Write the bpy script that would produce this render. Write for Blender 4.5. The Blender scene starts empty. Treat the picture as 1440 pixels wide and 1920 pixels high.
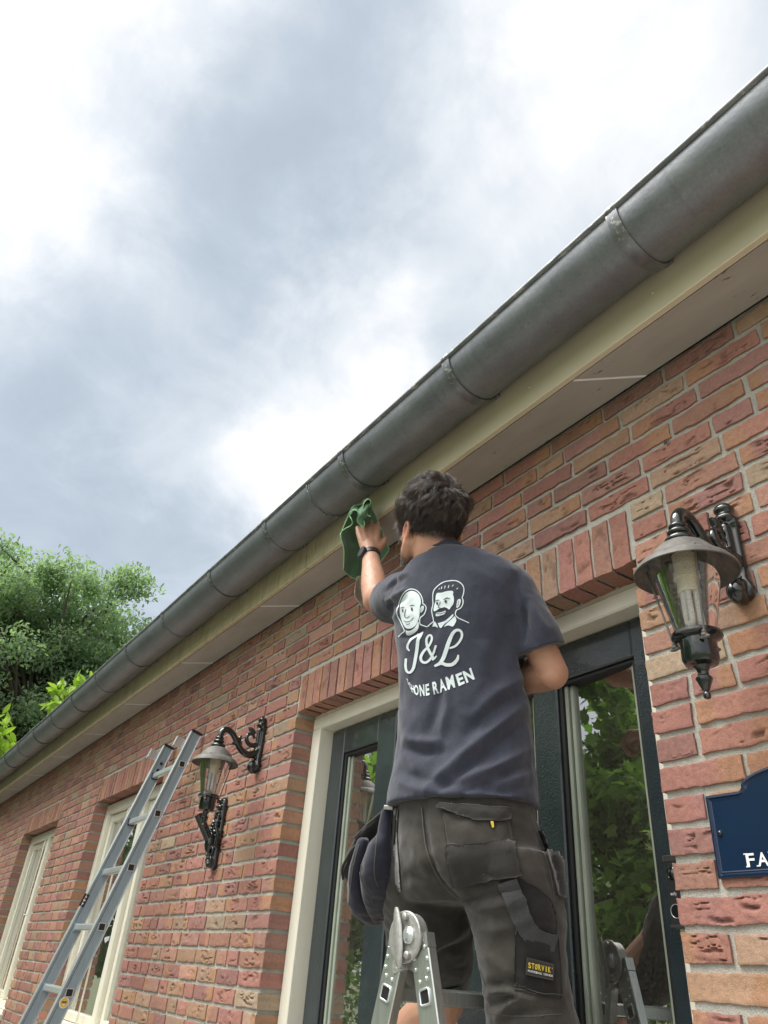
import bpy, bmesh, math, random
import numpy as np
from mathutils import Vector, Matrix
from mathutils.bvhtree import BVHTree
from mathutils.geometry import delaunay_2d_cdt

# ------------------------------------------------------------------ scene, camera, sky, sun
S = bpy.context.scene
C = S.collection
S.render.engine = 'CYCLES'
S.cycles.use_denoising = True
S.cycles.max_bounces = 8
S.cycles.transparent_max_bounces = 16
S.cycles.sample_clamp_indirect = 6.0
S.view_settings.view_transform = 'Standard'
S.view_settings.look = 'None'
S.view_settings.gamma = 1.0
S.view_settings.exposure = 1.18

H = 1.35                    # eye height; geometry below is measured from the eye, +H lifts it onto the ground z = 0
PP = np.array([720.0, 960.0]); ZEN = np.array([898.0, -1168.0]); WL = np.array([-360.0, 1747.0])
FOC = math.sqrt(-float(np.dot(ZEN - PP, WL - PP)))
def nrm(v):
    v = np.asarray(v, float); return v / np.linalg.norm(v)
_up = nrm([*(ZEN - PP), FOC]); _x = -nrm([*(WL - PP), FOC]); _y = np.cross(_up, _x)
ROT = np.stack([_x, _y, _up])
def ray(x, y): return ROT @ np.array([(x - PP[0]) / FOC, (y - PP[1]) / FOC, 1.0])
def P(x, y, d): return ray(x, y) * d
def onY(x, y, Y): r = ray(x, y); return r * (Y / r[1])
def proj(p):
    c = np.asarray(p, float) @ ROT
    return PP + FOC * c[..., :2] / c[..., 2:3]

cam = bpy.data.cameras.new("camera"); cam_o = bpy.data.objects.new("camera", cam); C.objects.link(cam_o)
cam.sensor_fit = 'HORIZONTAL'; cam.sensor_width = 36.0; cam.lens = FOC / 1440.0 * 36.0
cam.clip_start = 0.02; cam.clip_end = 2000.0
_r, _d, _f = ROT[:, 0], ROT[:, 1], ROT[:, 2]
cam_o.matrix_world = Matrix(((_r[0], -_d[0], -_f[0], 0), (_r[1], -_d[1], -_f[1], 0), (_r[2], -_d[2], -_f[2], H), (0, 0, 0, 1)))
S.camera = cam_o

SUN_DIR = nrm([-0.20, -0.44, 0.88])           # towards the sun, veiled by thin cloud
SKY_GAIN = 0.44
def build_world():
    w = bpy.data.worlds.new("World"); S.world = w; w.use_nodes = True
    nt = w.node_tree; N = nt.nodes; L = nt.links; N.clear()
    out = N.new('ShaderNodeOutputWorld'); bg = N.new('ShaderNodeBackground')
    tc = N.new('ShaderNodeTexCoord')
    sky = N.new('ShaderNodeTexSky'); sky.sky_type = 'NISHITA'; sky.sun_disc = False
    sky.sun_elevation = math.asin(SUN_DIR[2]); sky.sun_rotation = math.atan2(SUN_DIR[0], SUN_DIR[1])
    # cloud deck: direction divided by height gives a flat ceiling of cloud
    def math_(op, x, y=0.0, z=None):
        m = N.new('ShaderNodeMath'); m.operation = op
        for i, v in enumerate((x, y) if z is None else (x, y, z)):
            if hasattr(v, 'is_linked'): L.new(v, m.inputs[i])
            else: m.inputs[i].default_value = v
        return m.outputs[0]
    def vmath(op, x, y=None, scale=None):
        m = N.new('ShaderNodeVectorMath'); m.operation = op
        for i, v in enumerate((x, y)):
            if v is None: continue
            if hasattr(v, 'is_linked'): L.new(v, m.inputs[i])
            else: m.inputs[i].default_value = v
        if scale is not None: m.inputs['Scale'].default_value = scale
        return m.outputs['Value'] if op == 'DOT_PRODUCT' else m.outputs[0]
    def noise(vec, scale, detail, rough, dist=0.0):
        n = N.new('ShaderNodeTexNoise'); n.inputs['Scale'].default_value = scale; n.inputs['Detail'].default_value = detail; n.inputs['Roughness'].default_value = rough; n.inputs['Distortion'].default_value = dist
        L.new(vec, n.inputs['Vector']); return n
    dirv = tc.outputs['Generated']
    sep = N.new('ShaderNodeSeparateXYZ'); L.new(dirv, sep.inputs[0])
    zb = math_('ADD', math_('MAXIMUM', sep.outputs[2], 0.0), 0.25)
    cb = N.new('ShaderNodeCombineXYZ')
    for i in range(3): L.new(zb, cb.inputs[i])
    flat = vmath('DIVIDE', dirv, cb.outputs[0])
    n1 = noise(flat, 2.3, 9.0, 0.56, 0.25).outputs['Fac']; n3 = noise(flat, 5.5, 9.0, 0.58, 0.9).outputs['Fac']
    # wobble the direction before the broad cloud masses so that their edges are ragged
    w1 = vmath('SCALE', vmath('SUBTRACT', noise(dirv, 3.0, 8.0, 0.60).outputs['Color'], (0.5, 0.5, 0.5)), None, 0.40)
    wob = vmath('NORMALIZE', vmath('ADD', dirv, w1))
    lobes = [  # direction, tightness, weight: dark and bright cloud masses, then two unseen fill lobes
        (ray(560, 30), 45, -0.60), (ray(560, 290), 60, -0.58), (ray(430, 510), 120, -0.28), (ray(200, 720), 70, -0.34), (ray(60, 800), 90, -0.14), (ray(60, 960), 80, -0.30),
        (ray(300, 1010), 80, -0.26), (ray(480, 690), 200, -0.16), (ray(830, 640), 120, -0.12), (ray(790, 120), 120, -0.08), (ray(640, 640), 900, -0.25),
        (ray(80, 140), 60, 0.14), (ray(110, 470), 90, 0.34), (ray(1040, 230), 55, 0.34), (ray(1250, 60), 40, 0.06), (ray(560, 850), 140, 0.66), (ray(655, 560), 240, 0.72), (ray(680, 760), 240, 0.34),
        (ray(190, 870), 400, 0.46), (ray(330, 850), 500, 0.16), (ray(480, 640), 500, 0.26), (ray(420, 920), 300, 0.22), (ray(950, 420), 160, 0.10),
        (np.array([-0.05, -0.40, 0.92]), 5.0, 1.30), (np.array([0.3, -0.85, 0.45]), 3.2, 0.75)]  # bright sky overhead and behind, out of view, added to light the wall
    acc = 0.0
    for d, k, a in lobes:
        dt = vmath('DOT_PRODUCT', wob, tuple(nrm(d)))
        e = math_('EXPONENT', math_('MULTIPLY_ADD', dt, k, -k)); acc = math_('MULTIPLY_ADD', e, a, acc)
    det = math_('ADD', math_('MULTIPLY_ADD', n1, 1.05, -0.525), math_('MULTIPLY_ADD', n3, 0.80, -0.40))
    t = math_('ADD', math_('ADD', acc, det), 0.56)
    cr = N.new('ShaderNodeValToRGB'); L.new(math_('MULTIPLY', t, 0.5), cr.inputs[0]); e = cr.color_ramp.elements
    e[0].position = 0.0; e[0].color = (0.46, 0.52, 0.58, 1)
    e[1].position = 1.0; e[1].color = (3.6, 3.5, 3.3, 1)
    for p, c in ((0.10, (0.51, 0.575, 0.635)), (0.20, (0.59, 0.65, 0.70)), (0.30, (0.69, 0.74, 0.78)), (0.40, (0.79, 0.825, 0.85)), (0.50, (0.93, 0.94, 0.945)), (0.62, (1.15, 1.14, 1.12))):
        q = e.new(p); q.color = (*c, 1)
    mc = vmath('SCALE', cr.outputs[0], None, SKY_GAIN); ms = vmath('SCALE', sky.outputs[0], None, 0.012)
    L.new(vmath('ADD', ms, mc), bg.inputs['Color']); bg.inputs['Strength'].default_value = 1.0
    L.new(bg.outputs[0], out.inputs['Surface'])
build_world()
sun = bpy.data.lights.new("sun", 'SUN'); sun.energy = 1.9; sun.angle = math.radians(36); sun.color = (1.0, 0.96, 0.90)
sun_o = bpy.data.objects.new("sun", sun); C.objects.link(sun_o)
sun_o.rotation_euler = Vector(tuple(SUN_DIR)).to_track_quat('Z', 'Y').to_euler()
sun_o.location = (0, -6, 12)

# ------------------------------------------------------------------ helpers: noise, meshes
def _hash(ix, iy, iz, seed):
    h = (ix * 374761393 + iy * 668265263 + iz * 2147483647 + seed * 1274126177) & 0xFFFFFFFF
    h = ((h ^ (h >> 13)) * 1274126177) & 0xFFFFFFFF
    h = ((h ^ (h >> 16)) * 2246822519) & 0xFFFFFFFF
    return ((h ^ (h >> 15)) & 0xFFFF) / 32767.5 - 1.0
def vnoise(p, seed=0):
    p = np.asarray(p, float); i = np.floor(p).astype(np.int64); f = p - i; f = f * f * (3 - 2 * f)
    r = np.zeros(len(p))
    for dx in (0, 1):
        for dy in (0, 1):
            for dz in (0, 1):
                w = (f[:, 0] if dx else 1 - f[:, 0]) * (f[:, 1] if dy else 1 - f[:, 1]) * (f[:, 2] if dz else 1 - f[:, 2])
                r += w * _hash(i[:, 0] + dx, i[:, 1] + dy, i[:, 2] + dz, seed)
    return r
def fbm(p, o=3, seed=0):
    p = np.asarray(p, float); r = 0; a = 1.0
    for k in range(o):
        r = r + a * vnoise(p * (2.03 ** k) + 17.1 * k, seed + k); a *= 0.5
    return r
def sstep(a, b, x):
    t = np.clip((x - a) / (b - a), 0, 1); return t * t * (3 - 2 * t)

class MB:
    def __init__(s): s.v = []; s.f = []; s.m = []; s.n = 0; s.a = {}
    def add(s, v, f, m=0, **att):
        v = np.asarray(v, float).reshape(-1, 3)
        if not isinstance(f, list): f = [f]
        for q in f:
            if isinstance(q, np.ndarray): fs = [q + s.n]
            else: fs = [np.asarray([q]) + s.n]
            for g in fs:
                s.f.append(g); s.m.append(np.full(len(g), m))
        s.v.append(v)
        for k, val in att.items():
            s.a.setdefault(k, []).append((s.n, np.asarray(val)))
        s.n += len(v); return s
    def merge(s, vf, m=0): return s.add(vf[0], vf[1], m)
    def arrays(s): return np.concatenate(s.v), s.f, (np.concatenate(s.m) if s.m else np.zeros(0))
LOC = {}
def rawmesh(name, v, f, m=None, smooth=True):
    me = bpy.data.meshes.new(name)
    v = np.asarray(v, float); me.vertices.add(len(v)); me.vertices.foreach_set('co', v.ravel())
    tot = np.concatenate([np.full(len(q), q.shape[1]) for q in f]).astype(np.int32)
    idx = np.concatenate([q.ravel() for q in f]).astype(np.int32)
    me.loops.add(len(idx)); me.loops.foreach_set('vertex_index', idx)
    me.polygons.add(len(tot)); me.polygons.foreach_set('loop_start', np.concatenate([[0], np.cumsum(tot)[:-1]]).astype(np.int32))
    me.polygons.foreach_set('loop_total', tot)
    me.polygons.foreach_set('use_smooth', np.full(len(tot), bool(smooth)))
    if m is not None: me.polygons.foreach_set('material_index', np.asarray(m, np.int32))
    me.update(calc_edges=True); me.validate()
    return me
def link(name, me, parent=None, loc=None):
    o = bpy.data.objects.new(name, me); C.objects.link(o)
    if parent is not None: o.parent = parent
    if loc is not None: o.location = loc
    return o
def flat_v(f): return [np.asarray(q) for q in f]
def build(name, mb, mats, parent=None, smooth=True, autosmooth=None, local=False):
    """one mesh object from eye-relative coordinates; children are stored relative to their thing"""
    v, f, m = mb.arrays() if isinstance(mb, MB) else (np.asarray(mb[0], float), mb[1], None)
    org = np.zeros(3)
    if local: off = np.zeros(3)
    else:
        off = np.array([0, 0, H])
        q = parent
        while q is not None:
            off = off - np.array(q.location); q = q.parent
    me = rawmesh(name, v + off, f, m, smooth)
    for mt in (mats if isinstance(mats, (list, tuple)) else [mats]): me.materials.append(mt)
    if isinstance(mb, MB):
        for k, lst in mb.a.items():
            dim = 1 if lst[0][1].ndim == 1 else 4
            arr = np.zeros((mb.n, dim))
            if dim == 4: arr[:, 3] = 1
            for st, val in lst:
                if dim == 1: arr[st:st + len(val), 0] = val
                else: arr[st:st + len(val), :val.shape[1]] = val
            at = me.attributes.new(k, 'FLOAT' if dim == 1 else 'FLOAT_COLOR', 'POINT')
            at.data.foreach_set('value' if dim == 1 else 'color', arr.ravel())
    if autosmooth is not None: me.set_sharp_from_angle(angle=math.radians(autosmooth))
    return link(name, me, parent)
def thing(name, label, cat, loc=(0, 0, 0), group=None, kind=None):
    o = bpy.data.objects.new(name, None); C.objects.link(o); o.empty_display_size = 0.1
    o.location = (loc[0], loc[1], loc[2] + H); o['label'] = label; o['category'] = cat
    if group: o['group'] = group
    if kind: o['kind'] = kind
    return o
def tag(o, label=None, cat=None, group=None, kind=None):
    if label: o['label'] = label
    if cat: o['category'] = cat
    if group: o['group'] = group
    if kind: o['kind'] = kind
    return o

def box(c, h, R=None, b=0.0):
    """chamfered box: centre, half sizes, axes in the columns of R, bevel b"""
    c = np.asarray(c, float); h = np.asarray(h, float); R = np.eye(3) if R is None else np.asarray(R, float)
    if b <= 0:
        sg = np.array([[x, y, z] for x in (-1, 1) for y in (-1, 1) for z in (-1, 1)], float)
        f = np.array([[0, 1, 3, 2], [4, 6, 7, 5], [0, 4, 5, 1], [2, 3, 7, 6], [0, 2, 6, 4], [1, 5, 7, 3]])
        return c + (sg * h) @ R.T, [f]
    b = min(b, h.min() * 0.49); V = []; idx = {}
    for x in (-1, 1):
        for y in (-1, 1):
            for z in (-1, 1):
                for a in range(3):
                    p = np.array([x, y, z], float) * (h - b); p[a] = (x, y, z)[a] * h[a]
                    idx[(x, y, z, a)] = len(V); V.append(p)
    V = np.array(V); Q = []; T = []
    for a in range(3):
        u, w = (a + 1) % 3, (a + 2) % 3
        for s in (-1, 1):
            q = []
            for su, sw in ((-1, -1), (1, -1), (1, 1), (-1, 1)):
                k = [0, 0, 0]; k[a] = s; k[u] = su; k[w] = sw; q.append(idx[(*k, a)])
            Q.append(q)
        for su in (-1, 1):
            for sw in (-1, 1):
                k0 = [0, 0, 0]; k0[a] = -1; k0[u] = su; k0[w] = sw; k1 = list(k0); k1[a] = 1
                Q.append([idx[(*k0, u)], idx[(*k1, u)], idx[(*k1, w)], idx[(*k0, w)]])
    for x in (-1, 1):
        for y in (-1, 1):
            for z in (-1, 1): T.append([idx[(x, y, z, a)] for a in range(3)])
    def orient(F):
        F = np.array(F); p = V[F]; n = np.cross(p[:, 1] - p[:, 0], p[:, 2] - p[:, 0]); fl = (n * p.mean(1)).sum(1) < 0
        F[fl] = F[fl][:, ::-1]; return F
    return c + V @ R.T, [orient(Q), orient(T)]
def bx(x0, x1, y0, y1, z0, z1, b=0.0):
    return box([(x0 + x1) / 2, (y0 + y1) / 2, (z0 + z1) / 2], [abs(x1 - x0) / 2, abs(y1 - y0) / 2, abs(z1 - z0) / 2], None, b)
def loft(rings, cap=True, closed=True):
    rings = [np.asarray(r, float) for r in rings]; n = len(rings[0]); V = np.concatenate(rings); Q = []
    k = n if closed else n - 1
    i = np.arange(k); j = (i + 1) % n
    for a in range(len(rings) - 1): Q.append(np.stack([a * n + i, a * n + j, (a + 1) * n + j, (a + 1) * n + i], 1))
    F = [np.concatenate(Q)]
    if cap and closed:
        V = np.concatenate([V, rings[0].mean(0)[None], rings[-1].mean(0)[None]]); c0, c1 = len(V) - 2, len(V) - 1
        o = (len(rings) - 1) * n
        F.append(np.concatenate([np.stack([np.full(n, c0), j, i], 1), np.stack([np.full(n, c1), o + i, o + j], 1)]))
    return V, F
def frames(pts):
    pts = np.asarray(pts, float); t = np.gradient(pts, axis=0); t /= np.linalg.norm(t, axis=1)[:, None] + 1e-12
    a = np.array([0, 0, 1.0]) if abs(t[0][2]) < 0.9 else np.array([1.0, 0, 0])
    n = np.cross(t[0], a); n /= np.linalg.norm(n); out = []
    for k in range(len(pts)):
        n = n - t[k] * np.dot(n, t[k]); n /= np.linalg.norm(n); out.append((t[k], n, np.cross(t[k], n)))
    return out
def smoothpath(pts, n=8):
    pts = np.asarray(pts, float); q = np.concatenate([[2 * pts[0] - pts[1]], pts, [2 * pts[-1] - pts[-2]]]); out = []
    for k in range(1, len(q) - 2):
        p0, p1, p2, p3 = q[k - 1], q[k], q[k + 1], q[k + 2]
        for u in np.linspace(0, 1, n, endpoint=False):
            out.append(0.5 * ((2 * p1) + (-p0 + p2) * u + (2 * p0 - 5 * p1 + 4 * p2 - p3) * u * u + (-p0 + 3 * p1 - 3 * p2 + p3) * u ** 3))
    out.append(q[-2]); return np.array(out)
def tube(pts, r, n=12, cap=True, rnd=False, ell=None):
    pts = np.asarray(pts, float); r = np.full(len(pts), r) if np.isscalar(r) else np.asarray(r, float)
    fr = frames(pts); a = np.linspace(0, 2 * np.pi, n, endpoint=False); rings = []
    def ring(p, t, nn, bb, rr): return p + rr * (np.cos(a)[:, None] * nn + np.sin(a)[:, None] * bb * (ell or 1.0))
    if rnd:
        for ph in (75, 45, 20): rings.append(ring(pts[0] - fr[0][0] * r[0] * math.sin(math.radians(ph)), *fr[0], r[0] * math.cos(math.radians(ph))))
    for k in range(len(pts)): rings.append(ring(pts[k], *fr[k], r[k]))
    if rnd:
        for ph in (20, 45, 75): rings.append(ring(pts[-1] + fr[-1][0] * r[-1] * math.sin(math.radians(ph)), *fr[-1], r[-1] * math.cos(math.radians(ph))))
    return loft(rings, cap)
def limb(pts, r, n=18, sm=6):
    pts = np.asarray(pts, float); r = np.asarray(r, float)
    if len(pts) > 2:
        q = smoothpath(np.concatenate([pts, r[:, None]], 1), sm); return tube(q[:, :3], q[:, 3], n, True, True)
    return tube(pts, r, n, True, True)
def lathe(prof, n=24, c=(0, 0, 0), R=None, cap=True):
    a = np.linspace(0, 2 * np.pi, n, endpoint=False); R = np.eye(3) if R is None else R
    return loft([np.asarray(c) + np.stack([r * np.cos(a), r * np.sin(a), np.full(n, z)], 1) @ np.asarray(R).T for r, z in prof], cap)
def ellip(c, A, n=20, m=12):
    """ellipsoid: centre and three half-axis vectors"""
    th = np.linspace(0, 2 * np.pi, n, endpoint=False); rings = []
    A = np.asarray(A, float)
    for ph in np.linspace(-np.pi / 2, np.pi / 2, m + 2)[1:-1]:
        rings.append(np.asarray(c) + np.cos(ph) * (np.cos(th)[:, None] * A[0] + np.sin(th)[:, None] * A[1]) + np.sin(ph) * A[2])
    return loft(rings, True)
def axes(d, up=(0, 0, 1)):
    """rotation matrix whose third column is d"""
    d = nrm(d); x = np.cross(up, d)
    if np.linalg.norm(x) < 1e-4: x = np.array([1.0, 0, 0])
    x = nrm(x); return np.stack([x, np.cross(d, x), d], 1)
def remesh(mb, vox, it=6, fac=0.5):
    v, f, _ = mb.arrays(); me = rawmesh("tmp", v, f); o = link("tmp", me)
    r = o.modifiers.new("r", 'REMESH'); r.mode = 'VOXEL'; r.voxel_size = vox; r.adaptivity = 0
    if it:
        s = o.modifiers.new("s", 'SMOOTH'); s.factor = fac; s.iterations = it
    dg = bpy.context.evaluated_depsgraph_get(); ev = o.evaluated_get(dg); m2 = ev.to_mesh()
    nv = len(m2.vertices); V = np.zeros(nv * 3); m2.vertices.foreach_get('co', V); V = V.reshape(-1, 3)
    nl = len(m2.loops); li = np.zeros(nl, np.int32); m2.loops.foreach_get('vertex_index', li)
    npoly = len(m2.polygons); lt = np.zeros(npoly, np.int32); m2.polygons.foreach_get('loop_total', lt); ls = np.zeros(npoly, np.int32); m2.polygons.foreach_get('loop_start', ls)
    F = []
    for k in (3, 4):
        s_ = ls[lt == k]
        if len(s_): F.append(li[s_[:, None] + np.arange(k)])
    ev.to_mesh_clear(); bpy.data.objects.remove(o); bpy.data.meshes.remove(me)
    return V, F
def vnormals(V, F):
    N = np.zeros_like(V)
    for f in F:
        n = np.cross(V[f[:, 1]] - V[f[:, 0]], V[f[:, -1]] - V[f[:, 0]])
        for k in range(f.shape[1]): np.add.at(N, f[:, k], n)
    return N / (np.linalg.norm(N, axis=1)[:, None] + 1e-12)
def bvh(V, F):
    return BVHTree.FromPolygons([Vector(p) for p in V], [tuple(int(i) for i in q) for f in F for q in f])
def drape(tree, px, off):
    """points of the photograph laid onto a surface, lifted off it along its normal"""
    out = []
    for x, y in px:
        d = ray(x, y); h = tree.ray_cast(Vector((0, 0, 0)), Vector(d))
        if h[0] is None:
            p = d * 1.75; q = tree.find_nearest(Vector(p)); h = q
        out.append(np.array(h[0]) + np.array(h[1]) * off)
    return np.array(out)
def fillpoly(poly, step=3.0, holes=()):
    """triangulated polygon with an even grid of inner points"""
    poly = np.asarray(poly, float); pts = []; edges = []
    def ringadd(pl):
        st = len(pts)
        for k in range(len(pl)):
            a, b = pl[k], pl[(k + 1) % len(pl)]; m = max(1, int(np.linalg.norm(b - a) / step))
            for u in range(m): pts.append(a + (b - a) * u / m)
        n = len(pts) - st
        for k in range(n): edges.append((st + k, st + (k + 1) % n))
    ringadd(poly); ring = np.array(pts)
    for hh in holes: ringadd(np.asarray(hh, float))
    x0, y0 = poly.min(0); x1, y1 = poly.max(0)
    gx, gy = np.meshgrid(np.arange(x0 + step / 2, x1, step), np.arange(y0 + step / 2, y1, step)); g = np.stack([gx.ravel(), gy.ravel()], 1)
    def inside(g, pl):
        c = np.zeros(len(g), bool)
        for k in range(len(pl)):
            a, b = pl[k], pl[(k + 1) % len(pl)]
            cond = ((a[1] > g[:, 1]) != (b[1] > g[:, 1])); xx = (b[0] - a[0]) * (g[:, 1] - a[1]) / (b[1] - a[1] + 1e-12) + a[0]
            c ^= cond & (g[:, 0] < xx)
        return c
    if len(g):
        dmin = np.min(np.linalg.norm(g[:, None] - ring[None], axis=2), axis=1) if len(g) * len(ring) < 4e6 else np.full(len(g), 9)
        g = g[inside(g, poly) & (dmin > step * 0.35)]
    allp = pts + list(g)
    r = delaunay_2d_cdt([Vector((float(p[0]), float(p[1]))) for p in allp], edges, [], 1, 1e-4)
    V = np.array([[p[0], p[1]] for p in r[0]]); F = np.array([list(t) for t in r[2] if len(t) == 3], int)
    ctr = V[F].mean(1); keep = inside(ctr, poly)
    for hh in holes: keep &= ~inside(ctr, np.asarray(hh, float))
    return V, F[keep]
def ribbon(path, w, step=3.0, smooth=True, square=False):
    path = np.asarray(path, float); w = np.full(len(path), w) if np.isscalar(w) else np.asarray(w, float)
    q = np.concatenate([path, w[:, None]], 1)
    if smooth and len(q) > 2: q = smoothpath(q, 8)
    seg = np.linalg.norm(np.diff(q[:, :2], axis=0), axis=1); s = np.concatenate([[0], np.cumsum(seg)]); n = max(2, int(s[-1] / step) + 1)
    u = np.linspace(0, s[-1], n); q = np.stack([np.interp(u, s, q[:, k]) for k in range(3)], 1)
    t = np.gradient(q[:, :2], axis=0); t /= np.linalg.norm(t, axis=1)[:, None] + 1e-9; nn = np.stack([-t[:, 1], t[:, 0]], 1)
    # round ends
    ends0 = [(q[0, :2] - t[0] * q[0, 2] / 2 * math.sin(a), q[0, 2] * math.cos(a)) for a in (1.3, 0.9, 0.45)]
    ends1 = [(q[-1, :2] + t[-1] * q[-1, 2] / 2 * math.sin(a), q[-1, 2] * math.cos(a)) for a in (0.45, 0.9, 1.3)]
    if square: ends0 = ends1 = []
    ctr = np.array([e[0] for e in ends0] + list(q[:, :2]) + [e[0] for e in ends1]); ww = np.array([e[1] for e in ends0] + list(q[:, 2]) + [e[1] for e in ends1])
    nn = nn if square else np.concatenate([[nn[0]] * 3, nn, [nn[-1]] * 3])
    V = np.concatenate([ctr - nn * ww[:, None] / 2, ctr, ctr + nn * ww[:, None] / 2]); n = len(ctr); i = np.arange(n - 1)
    F = np.concatenate([np.stack([i, i + 1, n + i + 1, n + i], 1), np.stack([n + i, n + i + 1, 2 * n + i + 1, 2 * n + i], 1)])
    return V, F
_fonts = {}
def glyph(ch, bold=0.0):
    """a letter as triangles in the unit square"""
    if (ch, bold) in _fonts: return _fonts[(ch, bold)]
    cu = bpy.data.curves.new("g", 'FONT'); cu.body = ch; cu.offset = bold; cu.resolution_u = 4; o = link("g", cu)
    dg = bpy.context.evaluated_depsgraph_get(); m = o.evaluated_get(dg).to_mesh()
    bm = bmesh.new(); bm.from_mesh(m); bmesh.ops.triangulate(bm, faces=bm.faces)
    for _ in range(2): bmesh.ops.subdivide_edges(bm, edges=[e for e in bm.edges if e.calc_length() > 0.09], cuts=1, use_grid_fill=False)
    bmesh.ops.triangulate(bm, faces=bm.faces)
    bm.verts.ensure_lookup_table(); V = np.array([[v.co.x, v.co.y] for v in bm.verts]); F = np.array([[v.index for v in f.verts] for f in bm.faces]); bm.free()
    bpy.data.objects.remove(o); bpy.data.curves.remove(cu)
    asp = (V[:, 0].max() - V[:, 0].min()) / (V[:, 1].max() - V[:, 1].min())
    V = (V - V.min(0)) / (V.max(0) - V.min(0)); _fonts[(ch, bold)] = (V, F, asp); return V, F, asp
def quadmap(uv, bl, br, tr, tl):
    u, w = uv[:, :1], uv[:, 1:2]
    return (1 - u) * (1 - w) * np.array(bl, float) + u * (1 - w) * np.array(br, float) + u * w * np.array(tr, float) + (1 - u) * w * np.array(tl, float)

# ------------------------------------------------------------------ materials
class NT:
    def __init__(s, name):
        s.m = bpy.data.materials.new(name); s.m.use_nodes = True; s.t = s.m.node_tree; s.N = s.t.nodes; s.L = s.t.links
        s.b = s.N['Principled BSDF']; s.o = s.N['Material Output']; s.tc = None
    def co(s, scale=(1, 1, 1)):
        if s.tc is None: s.tc = s.N.new('ShaderNodeTexCoord')
        mp = s.N.new('ShaderNodeMapping'); mp.inputs['Scale'].default_value = scale; s.L.new(s.tc.outputs['Object'], mp.inputs[0]); return mp.outputs[0]
    def noise(s, scale, detail=3, rough=0.5, stretch=(1, 1, 1), dist=0.0):
        n = s.N.new('ShaderNodeTexNoise'); n.inputs['Scale'].default_value = scale; n.inputs['Detail'].default_value = detail; n.inputs['Roughness'].default_value = rough
        n.inputs['Distortion'].default_value = dist; s.L.new(s.co(stretch), n.inputs['Vector']); return n.outputs['Fac']
    def ramp(s, fac, stops):
        r = s.N.new('ShaderNodeValToRGB'); e = r.color_ramp.elements
        e[0].position = stops[0][0]; e[0].color = col(stops[0][1]); e[1].position = stops[-1][0]; e[1].color = col(stops[-1][1])
        for p, c in stops[1:-1]: e.new(p).color = col(c)
        s.L.new(fac, r.inputs[0]); return r.outputs['Color']
    def mix(s, fac, a, b, mode='MIX'):
        m = s.N.new('ShaderNodeMix'); m.data_type = 'RGBA'; m.blend_type = mode
        for inp, val in ((m.inputs[0], fac), (m.inputs[6], a), (m.inputs[7], b)):
            if hasattr(val, 'links') or hasattr(val, 'is_linked'): s.L.new(val, inp)
            elif inp == m.inputs[0]: inp.default_value = val
            else: inp.default_value = col(val)
        return m.outputs[2]
    def math(s, op, a, b=0.0):
        m = s.N.new('ShaderNodeMath'); m.operation = op
        for i, v in enumerate((a, b)):
            if hasattr(v, 'is_linked'): s.L.new(v, m.inputs[i])
            else: m.inputs[i].default_value = v
        return m.outputs[0]
    def attr(s, name, out='Color'):
        a = s.N.new('ShaderNodeAttribute'); a.attribute_name = name; return a.outputs[out]
    def bump(s, h, strength=0.5, dist=0.002, prev=None):
        b = s.N.new('ShaderNodeBump'); b.inputs['Strength'].default_value = strength; b.inputs['Distance'].default_value = dist; s.L.new(h, b.inputs['Height'])
        if prev is not None: s.L.new(prev, b.inputs['Normal'])
        s.L.new(b.outputs[0], s.b.inputs['Normal']); return b.outputs[0]
    def set(s, color=None, rough=None, metal=None, spec=None, coat=None, **k):
        for key, v in (('Base Color', color), ('Roughness', rough), ('Metallic', metal), ('Specular IOR Level', spec), ('Coat Weight', coat)):
            if v is None: continue
            if hasattr(v, 'is_linked'): s.L.new(v, s.b.inputs[key])
            else: s.b.inputs[key].default_value = col(v) if key == 'Base Color' else v
        return s
def col(c): return (c[0], c[1], c[2], 1.0) if not isinstance(c, float) else (c, c, c, 1)
def simple(name, c, rough=0.5, metal=0.0, var=0.12, scale=12, bump=0.0, bscale=80, spec=0.5, coat=0.0, stretch=(1, 1, 1)):
    t = NT(name); n = t.noise(scale, 4, 0.6, stretch)
    lo = tuple(x * (1 - var) for x in c); hi = tuple(min(1, x * (1 + var)) for x in c)
    t.set(t.ramp(n, [(0.25, lo), (0.75, hi)]), rough, metal, spec, coat)
    if bump: t.bump(t.noise(bscale, 3, 0.6, stretch), bump, 0.002)
    return t.m
M = {}
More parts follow.
